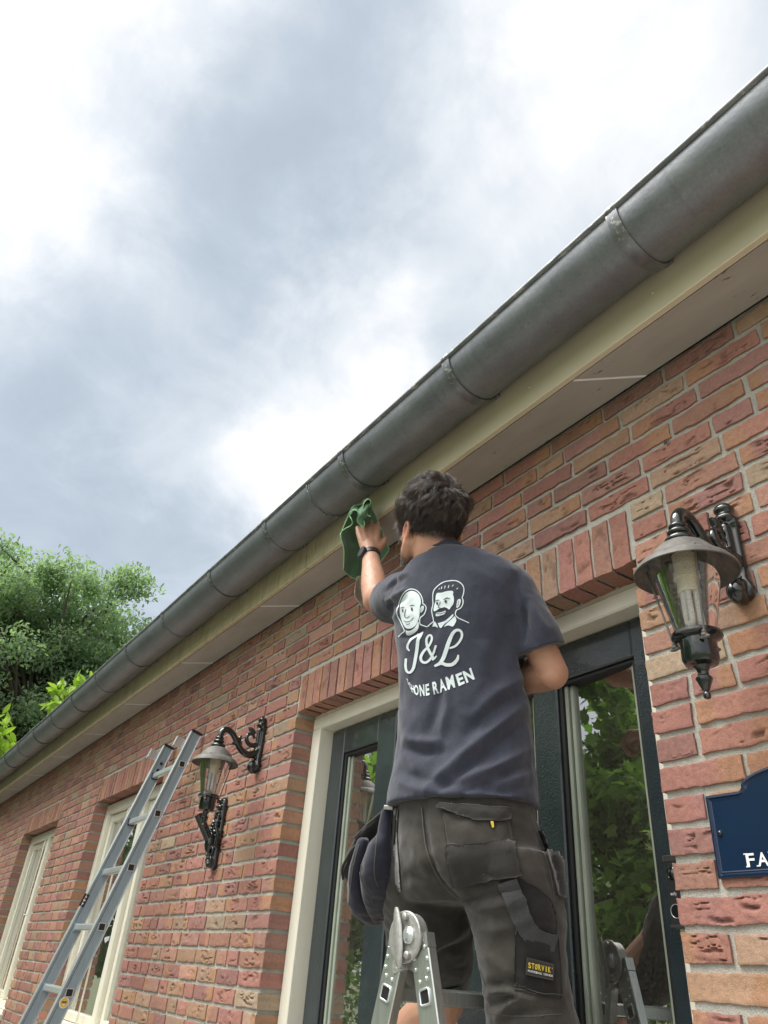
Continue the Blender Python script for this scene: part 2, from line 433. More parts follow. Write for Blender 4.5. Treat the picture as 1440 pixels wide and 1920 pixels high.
def make_materials():
    # brick: colour and crease come from the mesh, grain from noise
    t = NT('brick'); g = t.noise(520, 2, 0.7); g2 = t.noise(90, 4, 0.65)
    c = t.mix(0.55, t.attr('tint'), t.ramp(g2, [(0.2, (0.5, 0.5, 0.5)), (0.5, (1, 1, 1)), (0.8, (1.35, 1.32, 1.25))]), 'MULTIPLY')
    c = t.mix(0.7, c, t.ramp(g, [(0.3, (0.72, 0.70, 0.68)), (0.55, (1, 1, 1)), (0.78, (1.35, 1.3, 1.25))]), 'MULTIPLY')
    c = t.mix(t.attr('crease', 'Fac'), c, (0.035, 0.022, 0.018))  # creases darkened in the colour, standing in for shade inside the folds
    t.set(c, 0.92, 0, 0.2); b1 = t.bump(t.noise(420, 3, 0.7), 0.55, 0.0022); t.bump(g2, 0.5, 0.004, b1); M['brick'] = t.m
    t = NT('mortar'); g = t.noise(380, 3, 0.7); g2 = t.noise(14, 4, 0.6)
    c = t.mix(0.8, t.ramp(g2, [(0.25, (0.44, 0.43, 0.38)), (0.75, (0.55, 0.535, 0.48))]), t.ramp(g, [(0.3, (0.6, 0.6, 0.6)), (0.6, (1.1, 1.1, 1.1))]), 'MULTIPLY')
    t.set(c, 0.95, 0, 0.1); t.bump(g, 0.9, 0.004); M['mortar'] = t.m
    # cream paint with brush streaks
    t = NT('cream_paint'); n = t.noise(9, 4, 0.6, (1, 1, 0.2)); t.set(t.ramp(n, [(0.3, (0.57, 0.55, 0.43)), (0.7, (0.64, 0.62, 0.50))]), 0.30, 0, 0.5); t.bump(t.noise(160, 3, 0.6, (0.4, 1, 0.15)), 0.25, 0.0015); M['cream'] = t.m
    t = NT('cream_frame'); n = t.noise(20, 4, 0.6, (1, 1, 0.2)); t.set(t.ramp(n, [(0.3, (0.74, 0.72, 0.61)), (0.7, (0.80, 0.78, 0.67))]), 0.22, 0, 0.5); t.bump(t.noise(130, 3, 0.6, (0.25, 1, 0.6)), 0.3, 0.0012); M['frame'] = t.m
    # fascia: yellowed paint, mildew streaks that get denser away from the cleaned stretch
    t = NT('fascia_paint'); t.co(); sx = t.N.new('ShaderNodeSeparateXYZ'); t.L.new(t.tc.outputs['Object'], sx.inputs[0])
    far = t.N.new('ShaderNodeMapRange'); far.inputs['From Min'].default_value = -1.9; far.inputs['From Max'].default_value = -2.6; t.L.new(sx.outputs[0], far.inputs[0])
    st = t.noise(26, 5, 0.7, (1.6, 1, 0.35)); st2 = t.noise(60, 4, 0.7, (2.2, 1, 0.25))
    mask = t.math('MULTIPLY', t.ramp(st, [(0.50, (0, 0, 0)), (0.68, (1, 1, 1))]), t.ramp(st2, [(0.42, (0, 0, 0)), (0.66, (1, 1, 1))]))
    mask = t.math('MULTIPLY', mask, far.outputs[0])
    base = t.mix(t.math('MULTIPLY', far.outputs[0], 0.75), t.ramp(t.noise(5, 3), [(0.3, (0.63, 0.575, 0.42)), (0.7, (0.68, 0.625, 0.465))]), t.ramp(t.noise(18, 4, 0.6, (1, 1, 0.3)), [(0.3, (0.42, 0.36, 0.20)), (0.7, (0.56, 0.50, 0.31))]))
    t.set(t.mix(mask, base, (0.07, 0.065, 0.05)), 0.38, 0, 0.4); t.bump(t.noise(40, 3), 0.1, 0.002); M['fascia'] = t.m
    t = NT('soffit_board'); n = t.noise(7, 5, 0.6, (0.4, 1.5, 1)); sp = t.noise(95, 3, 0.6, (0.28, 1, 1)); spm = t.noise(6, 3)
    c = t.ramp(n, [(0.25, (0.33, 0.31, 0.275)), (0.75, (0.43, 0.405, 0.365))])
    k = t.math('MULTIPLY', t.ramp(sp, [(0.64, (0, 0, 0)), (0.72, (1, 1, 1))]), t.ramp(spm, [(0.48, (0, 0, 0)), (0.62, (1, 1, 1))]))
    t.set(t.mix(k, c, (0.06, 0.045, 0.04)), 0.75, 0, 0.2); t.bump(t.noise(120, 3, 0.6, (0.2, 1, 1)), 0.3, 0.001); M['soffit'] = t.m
    t = NT('zinc'); n = t.noise(10, 6, 0.65, (0.5, 1, 1)); n2 = t.noise(130, 3, 0.7)
    c = t.mix(0.5, t.ramp(n, [(0.25, (0.160, 0.172, 0.190)), (0.5, (0.205, 0.220, 0.236)), (0.8, (0.26, 0.278, 0.288))]), t.ramp(n2, [(0.3, (0.75, 0.75, 0.75)), (0.7, (1.15, 1.15, 1.15))]), 'MULTIPLY')
    c = t.mix(t.math('MULTIPLY', t.ramp(t.noise(9, 5, 0.7, (4.0, .35, .35)), [(0.52, (0, 0, 0)), (0.72, (1, 1, 1))]), 0.28), c, (0.095, 0.10, 0.105)); c = t.mix(t.math('MULTIPLY', t.ramp(t.noise(34, 5, 0.75), [(0.60, (0, 0, 0)), (0.70, (1, 1, 1))]), 0.35), c, (0.36, 0.38, 0.34))
    t.set(c, 0.45, 0.50, 0.5); t.bump(t.noise(7, 4, 0.6), 0.5, 0.008); M['zinc'] = t.m
    t = NT('zinc_bead'); n = t.noise(60, 5, 0.7, (0.35, 1, 1)); n2 = t.noise(20, 4)
    c = t.mix(t.ramp(n, [(0.56, (0, 0, 0)), (0.64, (1, 1, 1))]), t.ramp(n2, [(0.3, (0.13, 0.14, 0.145)), (0.7, (0.22, 0.23, 0.235))]), (0.42, 0.44, 0.40)); t.set(c, 0.5, 0.55); M['zinc_bead'] = t.m
    t = NT('zinc_strap'); n = t.noise(70, 5, 0.7); sx = t.N.new('ShaderNodeSeparateXYZ'); t.co(); t.L.new(t.tc.outputs['Object'], sx.inputs[0])
    up = t.N.new('ShaderNodeMapRange'); up.inputs['From Min'].default_value = 1.52 + H; up.inputs['From Max'].default_value = 1.62 + H; t.L.new(sx.outputs[2], up.inputs[0])
    k = t.math('MULTIPLY', t.ramp(n, [(0.55, (0, 0, 0)), (0.60, (1, 1, 1))]), up.outputs[0])
    t.set(t.mix(k, t.ramp(t.noise(25, 4), [(0.3, (0.15, 0.16, 0.175)), (0.7, (0.24, 0.25, 0.26))]), (0.62, 0.60, 0.48)), 0.42, 0.7); M['strap'] = t.m
    t = NT('green_black_paint'); n = t.noise(12, 4); t.set(t.ramp(n, [(0.3, (0.022, 0.031, 0.036)), (0.7, (0.031, 0.042, 0.048))]), 0.20, 0, 0.6, 0.3); t.bump(t.noise(230, 2, 0.5, (1, 1, 1)), 0.9, 0.0014); M['door'] = t.m
    M['rubber'] = simple('black_rubber', (0.012, 0.013, 0.014), 0.55)
    M['seal'] = simple('grey_green_seal', (0.30, 0.34, 0.28), 0.4)
    t = NT('black_gloss_iron'); t.set(t.ramp(t.noise(15), [(0.3, (0.007, 0.010, 0.010)), (0.7, (0.012, 0.016, 0.016))]), 0.12, 0, 0.6, 0.4); t.bump(t.noise(60, 3), 0.18, 0.002); M['iron'] = t.m
    t = NT('weathered_copper'); n = t.noise(30, 5, 0.65); t.set(t.ramp(n, [(0.25, (0.07, 0.068, 0.063)), (0.6, (0.14, 0.135, 0.125)), (0.8, (0.25, 0.242, 0.228))]), 0.62, 0.1); t.bump(t.noise(110), 0.3, 0.001); M['copper'] = t.m
    M['socket'] = simple('cream_plastic', (0.74, 0.70, 0.52), 0.35, var=0.05)
    M['lampwhite'] = simple('white_phosphor', (0.92, 0.92, 0.93), 0.15, var=0.02)
    def glassmat(name, tint, refl, rough=0.0, dirt_haze=0.0, bumps=0.0):
        t = NT(name); N, L = t.N, t.L; N.remove(t.b)
        tr = N.new('ShaderNodeBsdfTransparent'); tr.inputs[0].default_value = col(tint); gl = N.new('ShaderNodeBsdfGlossy'); gl.inputs['Roughness'].default_value = rough
        fr = N.new('ShaderNodeFresnel'); fr.inputs['IOR'].default_value = 1.5
        k = t.math('ADD', t.math('MULTIPLY', fr.outputs[0], 1.6), refl); k = t.math('MINIMUM', k, 1.0)
        if bumps:
            b = N.new('ShaderNodeBump'); b.inputs['Strength'].default_value = bumps; b.inputs['Distance'].default_value = 0.004; L.new(t.noise(3.0, 2), b.inputs['Height']); L.new(b.outputs[0], gl.inputs['Normal'])
        mx = N.new('ShaderNodeMixShader'); L.new(k, mx.inputs[0]); L.new(tr.outputs[0], mx.inputs[1]); L.new(gl.outputs[0], mx.inputs[2]); last = mx
        if dirt_haze:  # lantern grime, plus a pale haze painted over all the glass
            df = N.new('ShaderNodeBsdfDiffuse'); df.inputs[0].default_value = (0.55, 0.52, 0.45, 1); m2 = N.new('ShaderNodeMixShader')
            d = t.math('MULTIPLY', t.ramp(t.noise(220, 4, 0.7), [(0.45, (0.15, 0.15, 0.15)), (0.75, (1, 1, 1))]), dirt_haze); L.new(d, m2.inputs[0]); L.new(mx.outputs[0], m2.inputs[1]); L.new(df.outputs[0], m2.inputs[2]); last = m2
        L.new(last.outputs[0], t.o.inputs['Surface']); return t.m
    M['pane'] = glassmat('window_glass', (0.80, 0.88, 0.82), 0.46, 0.0, 0.13, 0.08)
    M['lampglass'] = glassmat('lamp_glass', (0.97, 0.96, 0.95), -0.05, 0.03, 0.18)
    t = NT('brushed_aluminium'); n = t.noise(60, 4, 0.6, (3, 3, 0.25)); t.set(t.ramp(n, [(0.3, (0.52, 0.56, 0.53)), (0.7, (0.66, 0.70, 0.67))]), 0.36, 0.85); t.bump(t.noise(200, 3, 0.6, (4, 4, 0.2)), 0.15, 0.001); M['alu'] = t.m
    M['cast'] = simple('cast_zinc', (0.42, 0.42, 0.40), 0.5, 0.7, 0.2, 120, 0.4, 300)
    t = NT('anodised_blue_grey'); n = t.noise(30, 3, 0.6, (3, 3, 0.3)); t.set(t.ramp(n, [(0.3, (0.235, 0.315, 0.36)), (0.7, (0.30, 0.38, 0.425))]), 0.42, 0.15, 0.5); M['anod'] = t.m
    M['alubright'] = simple('bright_aluminium', (0.66, 0.70, 0.70), 0.3, 0.7, 0.06)
    M['blackplastic'] = simple('black_plastic', (0.018, 0.018, 0.02), 0.4)
    # clothes
    def cloth(name, c, var=0.15, weave=900, wob=30, rough=0.9, extra=None, bs=0.25):
        t = NT(name); n = t.noise(wob, 5, 0.6); n2 = t.noise(weave, 2, 0.6)
        k = t.mix(0.6, t.ramp(n, [(0.25, tuple(x * (1 - var) for x in c)), (0.75, tuple(x * (1 + var) for x in c))]), t.ramp(n2, [(0.3, (0.78, 0.78, 0.78)), (0.7, (1.2, 1.2, 1.2))]), 'MULTIPLY')
        if extra: k = extra(t, k)
        t.set(k, rough, 0, 0.15); t.b.inputs['Sheen Weight'].default_value = 0.25; t.b.inputs['Sheen Roughness'].default_value = 0.5
        b = t.bump(n2, bs, 0.0012); t.bump(t.noise(70, 4, 0.6), 0.25, 0.004, b); return t.m
    M['shirt'] = cloth('navy_pique', (0.044, 0.048, 0.069), 0.14, 420, 25, bs=0.6)
    M['print'] = simple('white_print', (0.62, 0.70, 0.72), 0.6, var=0.05, scale=40)
    def worn(t, k): return t.mix(t.math('MULTIPLY', t.ramp(t.noise(9, 5, 0.65), [(0.45, (0, 0, 0)), (0.75, (1, 1, 1))]), 0.55), k, (0.080, 0.073, 0.063))
    M['trousers'] = cloth('charcoal_canvas', (0.040, 0.037, 0.033), 0.22, 800, 18, extra=worn)
    M['panel'] = cloth('black_canvas', (0.016, 0.015, 0.015), 0.2, 800, 30)
    M['panel2'] = cloth('faded_black_canvas', (0.030, 0.028, 0.027), 0.22, 800, 22)
    M['stitch'] = simple('grey_thread', (0.085, 0.08, 0.073), 0.9)
    M['webbing'] = cloth('dark_webbing', (0.045, 0.047, 0.050), 0.2, 420, 40, bs=0.9)
    M['navypouch'] = cloth('navy_nylon', (0.021, 0.022, 0.036), 0.2, 900, 20, 0.7)
    M['yellow'] = simple('yellow_thread', (0.66, 0.50, 0.03), 0.6)
    M['whitetext'] = simple('white_paint', (0.75, 0.75, 0.75), 0.5, var=0.04)
    t = NT('skin'); n = t.noise(45, 5, 0.6); n2 = t.noise(7, 3)
    c = t.mix(0.5, t.ramp(n2, [(0.3, (0.45, 0.245, 0.165)), (0.7, (0.54, 0.31, 0.215))]), t.ramp(n, [(0.3, (0.85, 0.8, 0.78)), (0.7, (1.08, 1.06, 1.05))]), 'MULTIPLY')
    # reddish ear and darker scalp stubble are stored on the mesh
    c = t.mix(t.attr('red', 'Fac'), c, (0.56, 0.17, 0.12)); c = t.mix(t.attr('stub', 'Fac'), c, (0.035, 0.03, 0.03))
    t.set(c, 0.5, 0, 0.4); t.b.inputs['Subsurface Weight'].default_value = 0.12; t.b.inputs['Subsurface Radius'].default_value = (0.012, 0.005, 0.003); t.b.inputs['Subsurface Scale'].default_value = 0.6
    t.bump(t.noise(260, 3, 0.6), 0.15, 0.001); M['skin'] = t.m
    t = NT('dark_hair'); N, L = t.N, t.L
    t.set(t.mix(t.attr('lock', 'Fac'), (0.016, 0.012, 0.011), (0.125, 0.088, 0.07)), 0.34, 0, 0.7); M['hair'] = t.m
    M['scalp'] = simple('dark_scalp', (0.016, 0.013, 0.013), 0.7)
    def fuzz(t, k): return k
    M['greencloth'] = cloth('green_microfibre', (0.10, 0.20, 0.115), 0.25, 500, 30, 0.95, bs=0.7)
    M['greenedge'] = simple('pale_green_hem', (0.26, 0.52, 0.25), 0.9, var=0.2, scale=200)
    M['greycloth'] = cloth('grey_microfibre', (0.42, 0.39, 0.31), 0.25, 500, 40, 0.95, bs=0.7)
    t = NT('blue_enamel'); n = t.noise(6); t.set(t.ramp(n, [(0.3, (0.005, 0.016, 0.047)), (0.7, (0.0065, 0.021, 0.058))]), 0.22, 0, 0.5, 0.3); M['enamel'] = t.m
    # foliage
    def leafm(name, a, b, trans=0.5):
        t = NT(name); N, L = t.N, t.L; c = t.mix(t.attr('leaf', 'Fac'), a, b); t.set(c, 0.5, 0, 0.35)
        tl = N.new('ShaderNodeBsdfTranslucent'); L.new(t.mix(0.6, c, (1.0, 1.35, 0.35), 'MULTIPLY'), tl.inputs[0]); mx = N.new('ShaderNodeMixShader'); mx.inputs[0].default_value = trans
        L.new(t.b.outputs[0], mx.inputs[1]); L.new(tl.outputs[0], mx.inputs[2]); L.new(mx.outputs[0], t.o.inputs['Surface']); return t.m
    M['oakleaf'] = leafm('oak_leaf', (0.20, 0.28, 0.20), (0.34, 0.43, 0.27), 0.55)
    M['limeleaf'] = leafm('lime_green_leaf', (0.22, 0.34, 0.05), (0.42, 0.55, 0.10), 0.45)
    M['mapleleaf'] = leafm('maple_leaf', (0.12, 0.22, 0.05), (0.28, 0.42, 0.09), 0.55)
    M['hedgeleaf'] = leafm('hedge_leaf', (0.07, 0.14, 0.04), (0.16, 0.26, 0.07), 0.4)
    M['bark'] = simple('bark', (0.075, 0.060, 0.045), 0.9, 0, 0.35, 14, 0.8, 30, stretch=(1, 1, 0.2))
    t = NT('lawn'); t.set(t.ramp(t.noise(3, 6, 0.7), [(0.3, (0.085, 0.105, 0.05)), (0.7, (0.145, 0.165, 0.085))]), 0.9); t.bump(t.noise(60, 4), 0.6, 0.02); M['grass'] = t.m
    t = NT('paving'); br = t.N.new('ShaderNodeTexBrick'); br.inputs['Scale'].default_value = 4.0; br.inputs['Color1'].default_value = (0.36, 0.34, 0.31, 1); br.inputs['Color2'].default_value = (0.31, 0.30, 0.28, 1); br.inputs['Mortar'].default_value = (0.1, 0.1, 0.09, 1); t.L.new(t.co(), br.inputs[0]); t.set(br.outputs[0], 0.85); M['paving'] = t.m
    M['tile'] = simple('roof_tile', (0.06, 0.055, 0.055), 0.6, 0, 0.2)
    M['curtain'] = simple('pale_curtain', (0.50, 0.53, 0.46), 0.9, 0, 0.1, 20)
    M['blind'] = simple('beige_blind', (0.40, 0.38, 0.33), 0.9, 0, 0.08, 8)
    M['room'] = simple('room_plaster', (0.42, 0.40, 0.36), 0.9, 0, 0.1, 3)
    M['roomfloor'] = simple('room_floor', (0.16, 0.11, 0.07), 0.6, 0, 0.2, 5)
    M['vent'] = simple('grey_vent', (0.16, 0.15, 0.14), 0.6)
    M['dot'] = simple('sticker_yellow', (0.68, 0.46, 0.04), 0.4)
make_materials()

# ------------------------------------------------------------------ setting: ground
D = 1.38                       # wall face
YF, YD = 1.463, 1.525          # cream frame face, dark door face
G = -H
def sheet(name, x0, x1, y0, y1, z, mat, n=1):
    mb = MB(); mb.add([[x0, y0, z], [x1, y0, z], [x1, y1, z], [x0, y1, z]], np.array([[0, 1, 2, 3]])); o = build(name, mb, mat, smooth=False); o['kind'] = 'structure'; return o
sheet('lawn', -600, 600, -600, 600, G, M['grass'])
sheet('paved_path', -14.0, 7, -2.3, D, G + 0.006, M['paving'])  # out of view; made wide so it bounces light up to the eaves

# ------------------------------------------------------------------ house
house = thing('brick_house', 'red brick bungalow with cream eaves, dark green glazed door and half-round zinc gutter', 'house', (0, D, G))
WX0, WX1 = -11.6, 1.6
WTOP = 1.475
OPEN = [dict(x0=-2.774, x1=-1.010, z0=G, z1=0.930), dict(x0=-5.787, x1=-4.372, z0=-0.40, z1=0.930), dict(x0=-8.292, x1=-6.885, z0=-0.40, z1=0.930)]
SOLD = 0.155                   # height of the soldier course over each opening
CH, J0 = 0.0612, 0.917         # course height, one joint
def build_wall():
    rng = np.random.RandomState(7); mb = MB()
    pal = np.array([(0.40, 0.155, 0.125), (0.385, 0.145, 0.13), (0.35, 0.145, 0.14), (0.40, 0.175, 0.13), (0.40, 0.215, 0.135), (0.39, 0.225, 0.16), (0.33, 0.15, 0.13), (0.43, 0.20, 0.155), (0.36, 0.25, 0.18)])
    pw = np.array([.23, .2, .15, .14, .08, .05, .06, .06, .03]); pw /= pw.sum()
    cnt = [0]
    def brick(x0, x1, z0, z1, res, dl=0.014, dr=0.014, db=0.014, dt=0.014, vert=False, calm=False):
        cnt[0] += 1; seed = cnt[0]
        Lx, Lz = x1 - x0, z1 - z0
        nx = max(3, int(Lx / res)); nz = max(3, int(Lz / res))
        u = np.concatenate([[0], np.linspace(0, 1, nx), [1]]); w = np.concatenate([[0], np.linspace(0, 1, nz), [1]])
        uu, ww = np.meshgrid(u, w); n = uu.size
        x = x0 + uu.ravel() * Lx; z = z0 + ww.ravel() * Lz; shp = uu.shape
        off = rng.rand(3) * 200
        # ragged outline
        q = np.stack([x * 22 + off[0], z * 22, np.full(n, off[1])], 1)
        ex = vnoise(q * 1.6, 3) * 0.0026 + vnoise(q * 5, 5) * 0.0012; ez = vnoise(q * 1.6 + 31.7, 4) * 0.0026 + vnoise(q * 5 + 9, 6) * 0.0013
        edge = np.minimum(np.minimum(uu.ravel(), 1 - uu.ravel()) * Lx, np.minimum(ww.ravel(), 1 - ww.ravel()) * Lz)
        bw = 1 - sstep(0, 0.014, edge)
        x = x + ex * bw; z = z + ez * bw
        a_, b_ = (z, x) if vert else (x, z)
        lx = (a_ - a_.min()); lz = (b_ - b_.min())
        p = np.stack([lx * 30 + off[0], lz * 30 + off[1], np.full(n, off[2])], 1)
        d = vnoise(p, 11) * 0.0012 + vnoise(p * 3.7, 12) * 0.0006
        d += 0.0008 * (1 - sstep(0, 0.0035, edge)) ** 2
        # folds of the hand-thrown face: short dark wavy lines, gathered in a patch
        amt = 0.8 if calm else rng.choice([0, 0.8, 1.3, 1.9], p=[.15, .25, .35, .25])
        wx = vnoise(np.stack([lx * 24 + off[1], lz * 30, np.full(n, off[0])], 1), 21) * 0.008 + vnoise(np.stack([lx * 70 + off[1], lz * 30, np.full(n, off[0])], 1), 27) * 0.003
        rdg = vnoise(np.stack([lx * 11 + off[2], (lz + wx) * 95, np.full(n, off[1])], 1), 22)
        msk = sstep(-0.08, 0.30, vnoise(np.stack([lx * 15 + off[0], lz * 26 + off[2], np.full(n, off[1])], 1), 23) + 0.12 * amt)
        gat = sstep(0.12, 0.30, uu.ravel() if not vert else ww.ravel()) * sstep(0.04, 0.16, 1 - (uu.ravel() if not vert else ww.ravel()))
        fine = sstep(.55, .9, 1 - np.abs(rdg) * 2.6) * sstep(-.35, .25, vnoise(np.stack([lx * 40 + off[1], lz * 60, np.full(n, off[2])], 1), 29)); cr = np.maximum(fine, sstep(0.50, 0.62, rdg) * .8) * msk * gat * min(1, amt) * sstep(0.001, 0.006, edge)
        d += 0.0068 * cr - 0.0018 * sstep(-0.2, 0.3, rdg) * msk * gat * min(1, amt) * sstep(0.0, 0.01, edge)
        d = np.minimum(d - 0.0032 + rng.normal(0, 0.0009), 0.0027)
        y = D + d
        Y = y.reshape(shp); X = x.reshape(shp); Z = z.reshape(shp)
        X[:, 0] = X[:, 1]; X[:, -1] = X[:, -2]; Z[0] = Z[1]; Z[-1] = Z[-2]
        Y[:, 0] = D + dl; Y[:, -1] = D + dr; Y[0, 1:-1] = D + db; Y[-1, 1:-1] = D + dt
        base = pal[rng.choice(len(pal), p=pw)] * rng.uniform(0.84, 1.12); base = base * np.array([1.0, 1.04, .90]); base = base * .70 * 1.06 + base.mean() * .30 * 1.06 * np.array([1.1, .98, .92])
        tint = np.tile(base, (n, 1))
        if rng.rand() < 0.42:      # paler orange burn at one end
            e = uu.ravel() if rng.rand() < 0.5 else 1 - uu.ravel()
            k = (1 - sstep(rng.uniform(0.1, 0.3), rng.uniform(0.32, 0.5), e + 0.08 * vnoise(p * 0.7, 31)))[:, None] * 0.75
            tint = tint * (1 - k) + np.array([0.42, 0.235, 0.14]) * rng.uniform(0.85, 1.05) * k
        k = sstep(0.1, 0.9, vnoise(p * 0.55 + 7, 33))[:, None] * 0.35
        tint = tint * (1 - k) + tint * np.array([0.86, 0.92, 1.12]) * k
        R, Cc = shp; i = np.arange(R - 1)[:, None] * Cc + np.arange(Cc - 1)[None]; i = i.ravel()
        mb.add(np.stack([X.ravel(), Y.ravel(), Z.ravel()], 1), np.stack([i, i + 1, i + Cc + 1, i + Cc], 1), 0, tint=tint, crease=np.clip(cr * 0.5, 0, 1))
    k0 = int(math.floor((G - J0) / CH)); k1 = int(math.ceil((WTOP - J0) / CH))
    for k in range(k0, k1):
        z0 = J0 + k * CH + 0.0072; z1 = J0 + (k + 1) * CH - 0.0072; zm = (z0 + z1) / 2
        cuts = []
        for o in OPEN:
            if o['z0'] - 0.03 < zm < o['z1']: cuts.append((o['x0'], o['x1'], True))
            elif o['z1'] <= zm and z0 < o['z1'] + SOLD - 0.004: cuts.append((o['x0'] - 0.012, o['x1'] + 0.012, False))
        cuts.sort(); spans = []; a = WX0; al = False
        for c in cuts: spans.append((a, c[0], al, c[2])); a, al = c[1], c[2]
        spans.append((a, WX1, al, False))
        for (a, b, lo, ro) in spans:
            L = b - a; pieces = []; x = a; first = True
            lens = []
            tot = 0
            while tot < L:
                l = 0.100 if ((first and (k % 2 == 0)) or rng.rand() < 0.24) else 0.200
                first = False; lens.append(l); tot += l + 0.0125
            # stretch the last bricks so the course ends exactly at the opening
            lens = np.array(lens); s = (L - 0.0125 * (len(lens) - 1)) / lens.sum()
            if s < 0.93 and len(lens) > 1 and lens[-1] > 0.15: lens[-1] = 0.1; s = (L - 0.0125 * (len(lens) - 1)) / lens.sum()
            lens = lens * s
            for i, l in enumerate(lens):
                xa, xb = x, x + l; x = xb + 0.0125
                xc = (xa + xb) / 2; vis = zm > -0.45
                if not vis or xc > -0.2: res = 0.03
                elif xc > -1.1: res = 0.0024
                elif xc > -2.8: res = 0.0048
                elif xc > -4.6: res = 0.0042
                elif xc > -7: res = 0.009
                else: res = 0.02
                brick(xa, xb, z0, z1, res, dl=0.098 if (i == 0 and lo) else 0.014, dr=0.098 if (i == len(lens) - 1 and ro) else 0.014, calm=(xc < -7))
    for o in OPEN:
        n = int(round((o['x1'] - o['x0']) / 0.0625)); st = (o['x1'] - o['x0']) / n
        for i in range(n):
            xa = o['x0'] + i * st + 0.0055; xb = xa + st - 0.011
            brick(xa, xb, o['z1'], o['z1'] + SOLD, 0.0075 if xa > -4 else 0.02, dl=0.014, dr=0.014, db=0.098, vert=True)
    # mortar a little behind the brick faces, wrapping into the reveals
    ym, yb = D + 0.0034, D + 0.115; cuts = sorted((o['x0'], o['x1'], o) for o in OPEN); a = WX0
    for x0, x1, o in cuts:
        mb.merge(bx(a, x0 - 0.006, ym, yb, G, WTOP), 1)
        mb.merge(bx(x0 - 0.006, x1 + 0.006, ym, yb, o['z1'] + 0.007, WTOP), 1)
        if o['z0'] > G: mb.merge(bx(x0 - 0.006, x1 + 0.006, ym, yb, G, o['z0'] - 0.004), 1)
        a = x1 + 0.006
    mb.merge(bx(a, WX1, ym, yb, G, WTOP), 1)
    # inner leaf behind, so that the house is closed
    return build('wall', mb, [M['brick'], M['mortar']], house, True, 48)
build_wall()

# fascia, soffit, roof
FY, FZ = 1.203, 1.460
mb = MB(); mb.merge(bx(WX0 - 0.1, WX1, FY, FY + 0.022, FZ, FZ + 0.235, 0.003)); fas = build('fascia', mb, M['fascia'], house, False)
_v, _f = lathe([(0.0052, 0), (0.0050, 0.0012), (0.0034, 0.0026), (0.001, 0.0032)], 10, (0, 0, 0), axes((0, -1, 0)))
_me = rawmesh('fascia_screw', _v, _f); _me.materials.append(M['fascia'])
rs = random.Random(3)
for i in range(-4, 14): link('fascia_screw', _me, fas, (-0.718 - 0.4486 * i, FY + 0.0005 - D, 1.532 + rs.uniform(-.004, .004) + H))
mb = MB()
joints = [-0.95 - 1.6 * 0.0, -2.95, -3.98, -5.05, -6.1, -7.15, -8.2, -9.2]
edges_ = [WX1 + 0.3] + joints + [WX0 - 0.3]
YA, YB = FY + 0.024, D - 0.012
for a, b in zip(edges_[:-1], edges_[1:]):        # boards mitred at 45 degrees, thin caulked joints
    h = (YB - YA) / 2 * 0.95; g = 0.0025
    q = [[b - h + g, YA], [a - h - g, YA], [a + h - g, YB], [b + h + g, YB]]
    v = [[x, y, FZ + 0.002] for x, y in q] + [[x, y, FZ + 0.014] for x, y in q]
    mb.add(v, [np.array([[3, 2, 1, 0], [4, 5, 6, 7], [0, 1, 5, 4], [1, 2, 6, 5], [2, 3, 7, 6], [3, 0, 4, 7]])], 0)
for a in joints:
    h = (YB - YA) / 2 * 0.95; g = 0.0045
    v = [[a - h - g, YA + .001, FZ + 0.0006], [a - h + g, YA + .001, FZ + 0.0006], [a + h + g, YB - .001, FZ + 0.0006], [a + h - g, YB - .001, FZ + 0.0006]]; v += [[p[0], p[1], FZ + 0.006] for p in v]
    mb.add(v, [np.array([[3, 2, 1, 0], [4, 5, 6, 7], [0, 1, 5, 4], [1, 2, 6, 5], [2, 3, 7, 6], [3, 0, 4, 7]])], 1)
mb.merge(bx(WX0 - 0.1, WX1, D - 0.011, D + 0.02, FZ + 0.012, FZ + 0.03), 2)  # black strip above the gap at the wall, standing in for its darkness
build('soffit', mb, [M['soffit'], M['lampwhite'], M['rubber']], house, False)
def build_roof():
    mb = MB(); a = math.radians(24); y0, z0 = FY - 0.05, FZ + 0.245
    n = 15; rows = []
    for i in range(n + 1):
        y = y0 + i * 0.33 * math.cos(a); z = z0 + i * 0.33 * math.sin(a)
        rows.append((y, z - 0.012 if i else z)); rows.append((y, z + 0.018))
    nx = 260; xs = np.linspace(WX0 - 0.2, WX1, nx); w = 0.018 * np.abs(np.sin(xs * math.pi / 0.3))
    V = []
    for y, z in rows: V.append(np.stack([xs, np.full(nx, y), z + w], 1))
    mb.merge(loft(V, False, False)); yr, zr = rows[-1]
    mb.add([[WX0 - .2, yr, zr], [WX1, yr, zr], [WX1, 2 * yr - y0, z0], [WX0 - .2, 2 * yr - y0, z0]], np.array([[0, 1, 2, 3]]))
    mb.merge(bx(WX0 - .2, WX1, FY + 0.03, 2 * yr - y0 - 0.2, z0 - 0.045, z0 - 0.03))
    build('roof', mb, M['tile'], house, False)
    mb = MB(); yb = 2 * yr - y0 - 0.4
    mb.merge(bx(WX0, WX0 + 0.1, D + 0.12, yb, G, z0)); mb.merge(bx(WX1 - 0.1, WX1, D + 0.12, yb, G, z0)); mb.merge(bx(WX0, WX1, yb - .1, yb, G, z0))
    # gables
    for x in (WX0 + 0.05, WX1 - 0.05): mb.add([[x, y0 + .1, z0], [x, yb, z0], [x, yr, zr - .05]], np.array([[0, 1, 2]]))
    build('outer_wall', mb, M['mortar'], house, False)
build_roof()

